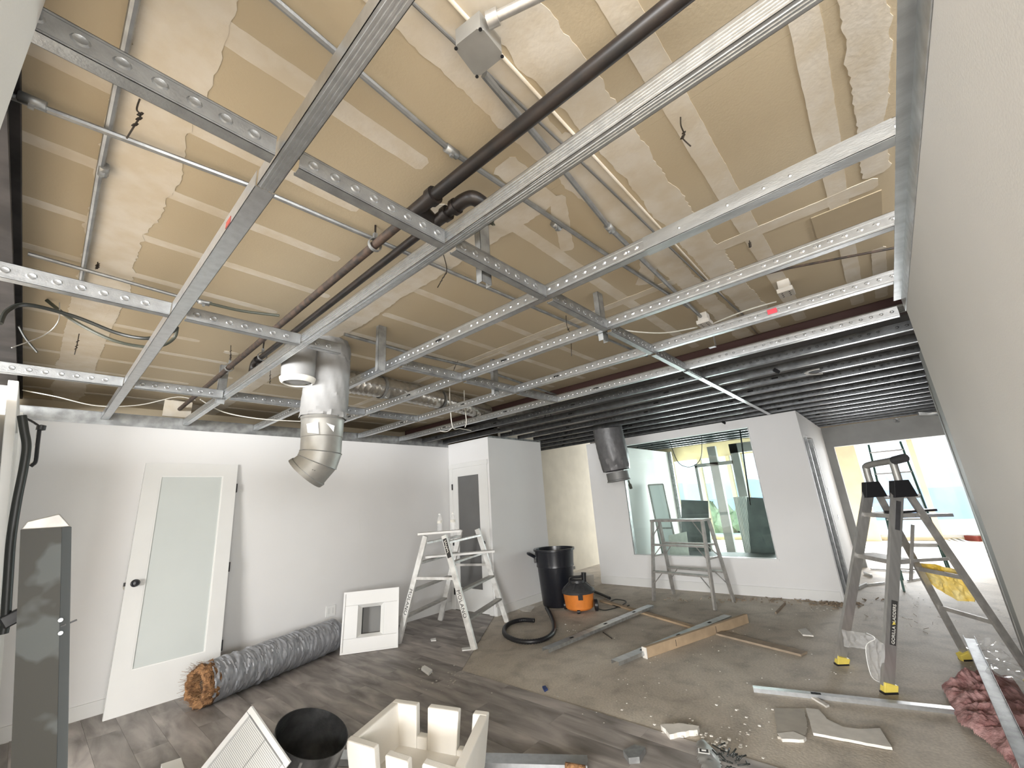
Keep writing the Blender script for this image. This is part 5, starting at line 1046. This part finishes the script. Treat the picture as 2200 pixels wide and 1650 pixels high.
part('stile', lbox(YA, YA + .11, 0, 1, -.03, 0), M['trimw'], lf, bevel=.003)
part('rail', lbox(YA + .11, YB - .11, .945, 1, -.03, 0), M['trimw'], lf, bevel=.003)
part('rail', lbox(YA + .11, YB - .11, 0, .06, -.03, 0), M['trimw'], lf, bevel=.003)
mb = MB()
for k_ in (.02, .045): mb.hexa([LF(y, s, w_) for w_ in (0, .01) for y, s in ((YB - .11 + k_, 0), (YB - .11 + k_ + .012, 0), (YB - .11 + k_ + .012, 1), (YB - .11 + k_, 1))])
part('moulding', mb, M['white'], lf)
part('panel', lbox(YA + .11, YB - .11, .06, .945, -.02, -.012), M['frost'], lf, 'grey glass panel')
# cable hanging there
cy = 2.45
P = [FY(*q, cy) for q in ((47, 893), (52, 925), (57, 960), (50, 1010), (36, 1080), (24, 1160), (18, 1240), (12, 1330), (7, 1362))]
hc_ = thing('hanging_cable', 'thick black cable hanging beside the leaning white frame', 'cable', P[-1]); part('cord', MB().tube(smoothpath(P, 8), [.0135] * 65, 10), M['cable'], hc_)
q = FY(24, 1327, cy); part('plug', MB().bar(q + V((-.02, 0, -.015)), q + V((.025, 0, .01)), .045, .035), M['blk'], hc_, bevel=.005)
cy = 3.47; P = [FY(*q, cy) for q in ((40, 892), (68, 905), (88, 918))]; P2 = [FY(*q, cy) for q in ((84, 922), (80, 955), (76, 990), (70, 998), (65, 1002))]
br_ = thing('bent_rod', 'bent black metal rod on the back wall side of the leaning frame', 'rod', P[-1]); part('arm', MB().tube(P, .006, 8), M['blk'], br_); part('drop', MB().tube(smoothpath(P2, 4), .010, 8), M['blk'], br_); part('knuckle', MB().lathe(P[-1] - V((0, 0, .02)), [(.001, 0), (.02, .005), (.02, .03), (.001, .035)], 12), M['blk'], br_)
# grey metal housing leaning
YG = 2.15
tl = FY(43, 1142, YG); tr = FY(154, 1128, YG); b_l = FY(22, 1650, YG); b_r = FY(145, 1650, YG)
def ext(a, b, z): t = (z - a.z) / (b.z - a.z); return a + (b - a) * t
fl0 = ext(tl, b_l, .007); fr0 = ext(tr, b_r, .007); tr.z = tl.z = (tr.z + tl.z) / 2
ms = thing('metal_housing', 'tall grey sheet metal housing with compound smears leaning at the left', 'housing', (fl0 + fr0) / 2)
wv = (tr - tl); k1 = .80
part('face', MB().hexa([fl0, fl0.lerp(fr0, k1), fl0.lerp(fr0, k1) + V((0, .012, 0)), fl0 + V((0, .012, 0)), tl, tl.lerp(tr, k1), tl.lerp(tr, k1) + V((0, .012, 0)), tl + V((0, .012, 0))]), M['patch'], ms)
part('side_flange', MB().hexa([fl0.lerp(fr0, k1), fr0 + V((0, -.02, 0)), fr0 + V((0, .10, 0)), fl0.lerp(fr0, k1) + V((0, .09, 0)), tl.lerp(tr, k1), tr + V((0, -.02, 0)), tr + V((0, .10, 0)), tl.lerp(tr, k1) + V((0, .09, 0))]), mat('grey_flange', (.085, .092, .094), .5, .1), ms, bevel=.002)
part('end_cap', MB().hexa([tl + V((0, 0, 0)), tr, tr + V((0, .10, 0)), tl + V((0, .10, 0)), tl + V((.01, .0, .025)), tr + V((-.035, .0, .045)), tr + V((-.035, .10, .045)), tl + V((.01, .1, .025))]), M['alud'], ms, bevel=.003)
for zz in (1332, 1360):
    q = FY(130, zz, YG - .012); part('rivet', MB().disc(q, (0, -1, 0), .006, .004, 10), M['galvb'], ms)
q = FY(131, 1346, YG - .01); part('clip', MB().bar(q + V((0, 0, .016)), q + V((0, 0, -.016)), .006, .004).bar(q, q + V((.035, 0, .012)), .005, .004), M['blk'], ms)
# ================================================================ HANGING BITS UNDER THE DENSE GRID
for (x_, y_, lb_) in ((1557, 900, 'black strap end hanging above the interior window'), (1643, 765, 'small black clamp hanging from the closely spaced studs')):
    p = FZ(x_, y_, 2.415); p.x = min([d_[0] for d_ in DENSE], key=lambda v_: abs(v_ - p.x)) - .009; solo('hanging_strap', MB().bar(p + V((0, 0, .13)), p - V((0, 0, .06)), .03, .012).bar(p - V((0, 0, .055)), p + V((.03, -.03, -.085)), .03, .012), M['blk'], lb_, 'strap', 'black bits hanging from the ceiling studs')
p = FZ(1765, 800, 2.41); mb = MB()
for i in range(5): mb.tube([p + V((math.cos(t) * (.10 + .006 * i), math.sin(t) * (.10 + .006 * i), .012 + .03 * math.sin(t) * .3)) for t in [q * math.pi / 8 for q in range(9)]], .005, 6)
solo('hanging_coil', mb, M['alud'], 'coil of thin metal tube hanging under the closely spaced studs', 'coil')
# long conduits seen in the first gaps of the dense grid
for i in range(4):
    solo('long_conduit', MB().tube([(3.56 + .045 * i, -.9, 2.52), (3.56 + .045 * i, 5.2, 2.52)], .010, 8), M['alu'], '%s of four parallel conduits above the first closely spaced gap' % ORD[i], 'conduit', 'parallel conduits beside the red beam')
gdr = thing('grey_duct_run', 'dark round duct running above the closely spaced studs', 'duct', (4.95, 2.6, 2.55)); part('pipe', MB().tube([(4.95, 0.9, 2.562), (4.95, 4.3, 2.562)], .066, 20), M['alud'], gdr)
for yy in (1.3, 3.6): part('strap', MB().box(4.875, 4.882, yy, yy + .02, 2.5, 2.859).box(5.018, 5.025, yy, yy + .02, 2.5, 2.859), M['galvm'], gdr)
solo('soffit_batten', MB().bar((9.2, -.55, 2.40), (9.68, -.80, 2.40), .05, .02), M['galvb'], 'pale diagonal strip under the far end of the ceiling studs', 'strip')
p = FZ(1927, 903, 2.40); solo('fire_sprinkler', MB().lathe((9.66, FX(1927, 903, 9.66).y, 2.375), [(.001, -.03), (.035, -.02), (.02, 0), (.02, .03), (.05, .04), (.05, .045), (.001, .045)], 14), M['galvb'], 'small sprinkler head under the ceiling at the far bulkhead', 'sprinkler')
# ================================================================ BEHIND THE WINDOW AND OUTSIDE
def standing(name, px, X, th, m, lab, cat, group=None, parent=None):
    P = [FX(a, b, X) for a, b in px]
    for p in P: p.z = max(p.z, .002) if p.z > .3 else .002
    return solo(name, MB().slab(P, (1, 0, 0), th), m, lab, cat, group)
standing('dark_board', [(1463, 1074), (1521, 1076), (1529, 1215), (1467, 1215)], 9.2, .02, M['dpanel'], 'dark grey board standing behind the interior window at left', 'board', 'dark boards in the room behind glass')
standing('dark_board', [(1604, 1068), (1640, 1070), (1678, 1216), (1613, 1216)], 8.6, .02, M['dpanel'], 'dark grey board standing behind the interior window at right', 'board', 'dark boards in the room behind glass')
P0 = FX(1575, 1068, 9.4); P1 = FX(1604, 1068, 9.4); mb = MB(); nst = 9
for i in range(nst):
    a = P0.lerp(P1, i / nst); b = P0.lerp(P1, (i + .6) / nst); mb.box(9.4, 9.43, min(a.y, b.y), max(a.y, b.y), .002, P0.z)
mb.box(9.43, 9.44, P1.y, P0.y, .002, P0.z); solo('corrugated_panel', mb, M['white'], 'white corrugated panel standing behind the interior window', 'panel')
sf = thing('window_sash', 'narrow white metal window sash leaning in the room behind glass', 'sash', (8.6, 3.95, 0)); Q = [FY(*q, 3.98) for q in ((1395, 1040), (1425, 1040), (1452, 1142), (1420, 1142))]
def ins(P, k_): c_ = sum(P, V()) / 4; return [c_ + (p - c_) * k_ for p in P]
a0 = FX(1393, 1042, 8.9); a1 = FX(1425, 1040, 8.9); a2 = FX(1463, 1222, 8.9); a3 = FX(1430, 1222, 8.9); a2.z = a3.z = .015
for p, q in ((a0, a1), (a1, a2), (a2, a3), (a3, a0), (a0.lerp(a3, .55), a1.lerp(a2, .55))): part('rail', MB().bar(p, q, .03, .03, (1, 0, 0)), M['alud'], sf)
part('glass', MB().slab([a0, a1, a2, a3], (1, 0, 0), .006), mat('sky_pale_sash_glass', (.85, .88, .88), .3), sf)  # opaque pale colour stands in for sky brightness on the glass
solo('hanging_rod', MB().tube([FX(1588, 912, 8.0), FX(1612, 1085, 8.0)], .012, 8), M['blk'], 'thin dark rod hanging behind the interior window', 'rod')
P = [FX(*q, 8.24) for q in ((1438, 950), (1455, 990), (1475, 1003), (1495, 998), (1507, 978), (1509, 940))]; P[0].z = P[-1].z = 2.47; solo('hanging_loop', MB().tube(smoothpath(P, 6), .007, 6), M['cable'], 'black cable loop drooping behind the interior window', 'cable')
solo('low_bench', MB().box(8.0, 8.6, 1.6, 3.4, .002, .34), M['dpanel'], 'low dark bench or stack behind the interior window', 'bench')
solo('leaning_sheet', MB().slab([V((7.62, FX(1440, 1180, 7.6).y, .72)), V((7.62, FX(1478, 1170, 7.6).y, .78)), V((7.5, FX(1478, 1170, 7.6).y, .002)), V((7.5, FX(1440, 1192, 7.6).y, .002))], (1, 0, 0), .02), M['gyp'], 'small pale sheet low behind the interior window', 'sheet')
# green stepladder in the passage
gx = 7.4
g0 = FZ(1905, 1195, 0); gl = thing('green_stepladder', 'slim green stepladder standing in the passage behind the aluminium one', 'ladder', g0)
GX = 8.2
ga = FX(1864, 962, GX); gb = FX(1936, 943, GX); gc = FX(1912, 1222, GX); gdn = FX(1999, 1222, GX)
gc.z = gdn.z = .002
def zt(a, z, b): t = (z - a.z) / (b.z - a.z); return a + (b - a) * t
la = V((GX, ga.y, ga.z)); lb2 = V((GX, gb.y, gb.z)); y_a = ga.y; y_b = gb.y
top_z = (ga.z + gb.z) / 2; ym = (y_a + y_b) / 2; hw = abs(y_a - y_b) / 2
FLg = V((GX - .35, ym + hw * 1.3, .002)); FRg = V((GX - .35, ym - hw * 1.3, .002)); TLg = V((GX, ym + hw * .9, top_z)); TRg = V((GX, ym - hw * .9, top_z)); BLg = V((GX + .5, ym + hw * 1.3, .002)); BRg = V((GX + .5, ym - hw * 1.3, .002))
for p, q in ((FLg, TLg), (FRg, TRg)): part('leg', MB().bar(p, q, .05, .025, (1, 0, 0)), M['green'], gl)
for p, q in ((BLg, TLg), (BRg, TRg)): part('leg', MB().bar(p, q, .03, .02, (1, 0, 0)), M['green'], gl)
for t_ in (.14, .30, .46, .62, .78, .94): part('step', MB().bar(FLg.lerp(TLg, t_), FRg.lerp(TRg, t_), .07, .02, (1, 0, 0)), M['alud'], gl)
for t_ in (.25, .6): part('rear_rung', MB().bar(BLg.lerp(TLg, t_), BRg.lerp(TRg, t_), .03, .015, (0, 0, 1)), M['alud'], gl)
# outside
struct('ground_outside', MB().box(14.3, 90, -40, 60, -.35, -.25), M['yard'])
solo('blue_fence', MB().box(24, 24.2, -20, 30, -.25, .95), M['bluef'], 'pale blue boarded fence outside the facade windows', 'fence')
mb = MB(); 
for i in range(40): mb.lathe((19 + (i % 5) * .5, 2.4 + i * .12, -.25), [(.35, 0), (.45, .3), (.3, .7), (.01, .9 + .3 * math.sin(i * 2.1))], 8)
for i in range(len(mb.v)): mb.v[i] += V([random.uniform(-.1, .1) for _ in range(3)])
solo('shrub', mb, M['shrub'], 'pale green shrubs outside beyond the facade windows', 'shrub')
mb = MB(); n_ = 50; vs = []
for i in range(n_ + 1):
    y = -50 + i * 2.6; h_ = 2.2 + .6 * math.sin(i * .5) + .4 * math.sin(i * 1.3); vs += [(70, y, -.3), (70, y, h_), (78, y, -.3)]
mb.add(vs, [(3 * i, 3 * i + 3, 3 * i + 4, 3 * i + 1) for i in range(n_)] + [(3 * i + 1, 3 * i + 4, 3 * i + 5, 3 * i + 2) for i in range(n_)]); struct('hill', mb, M['hill'])
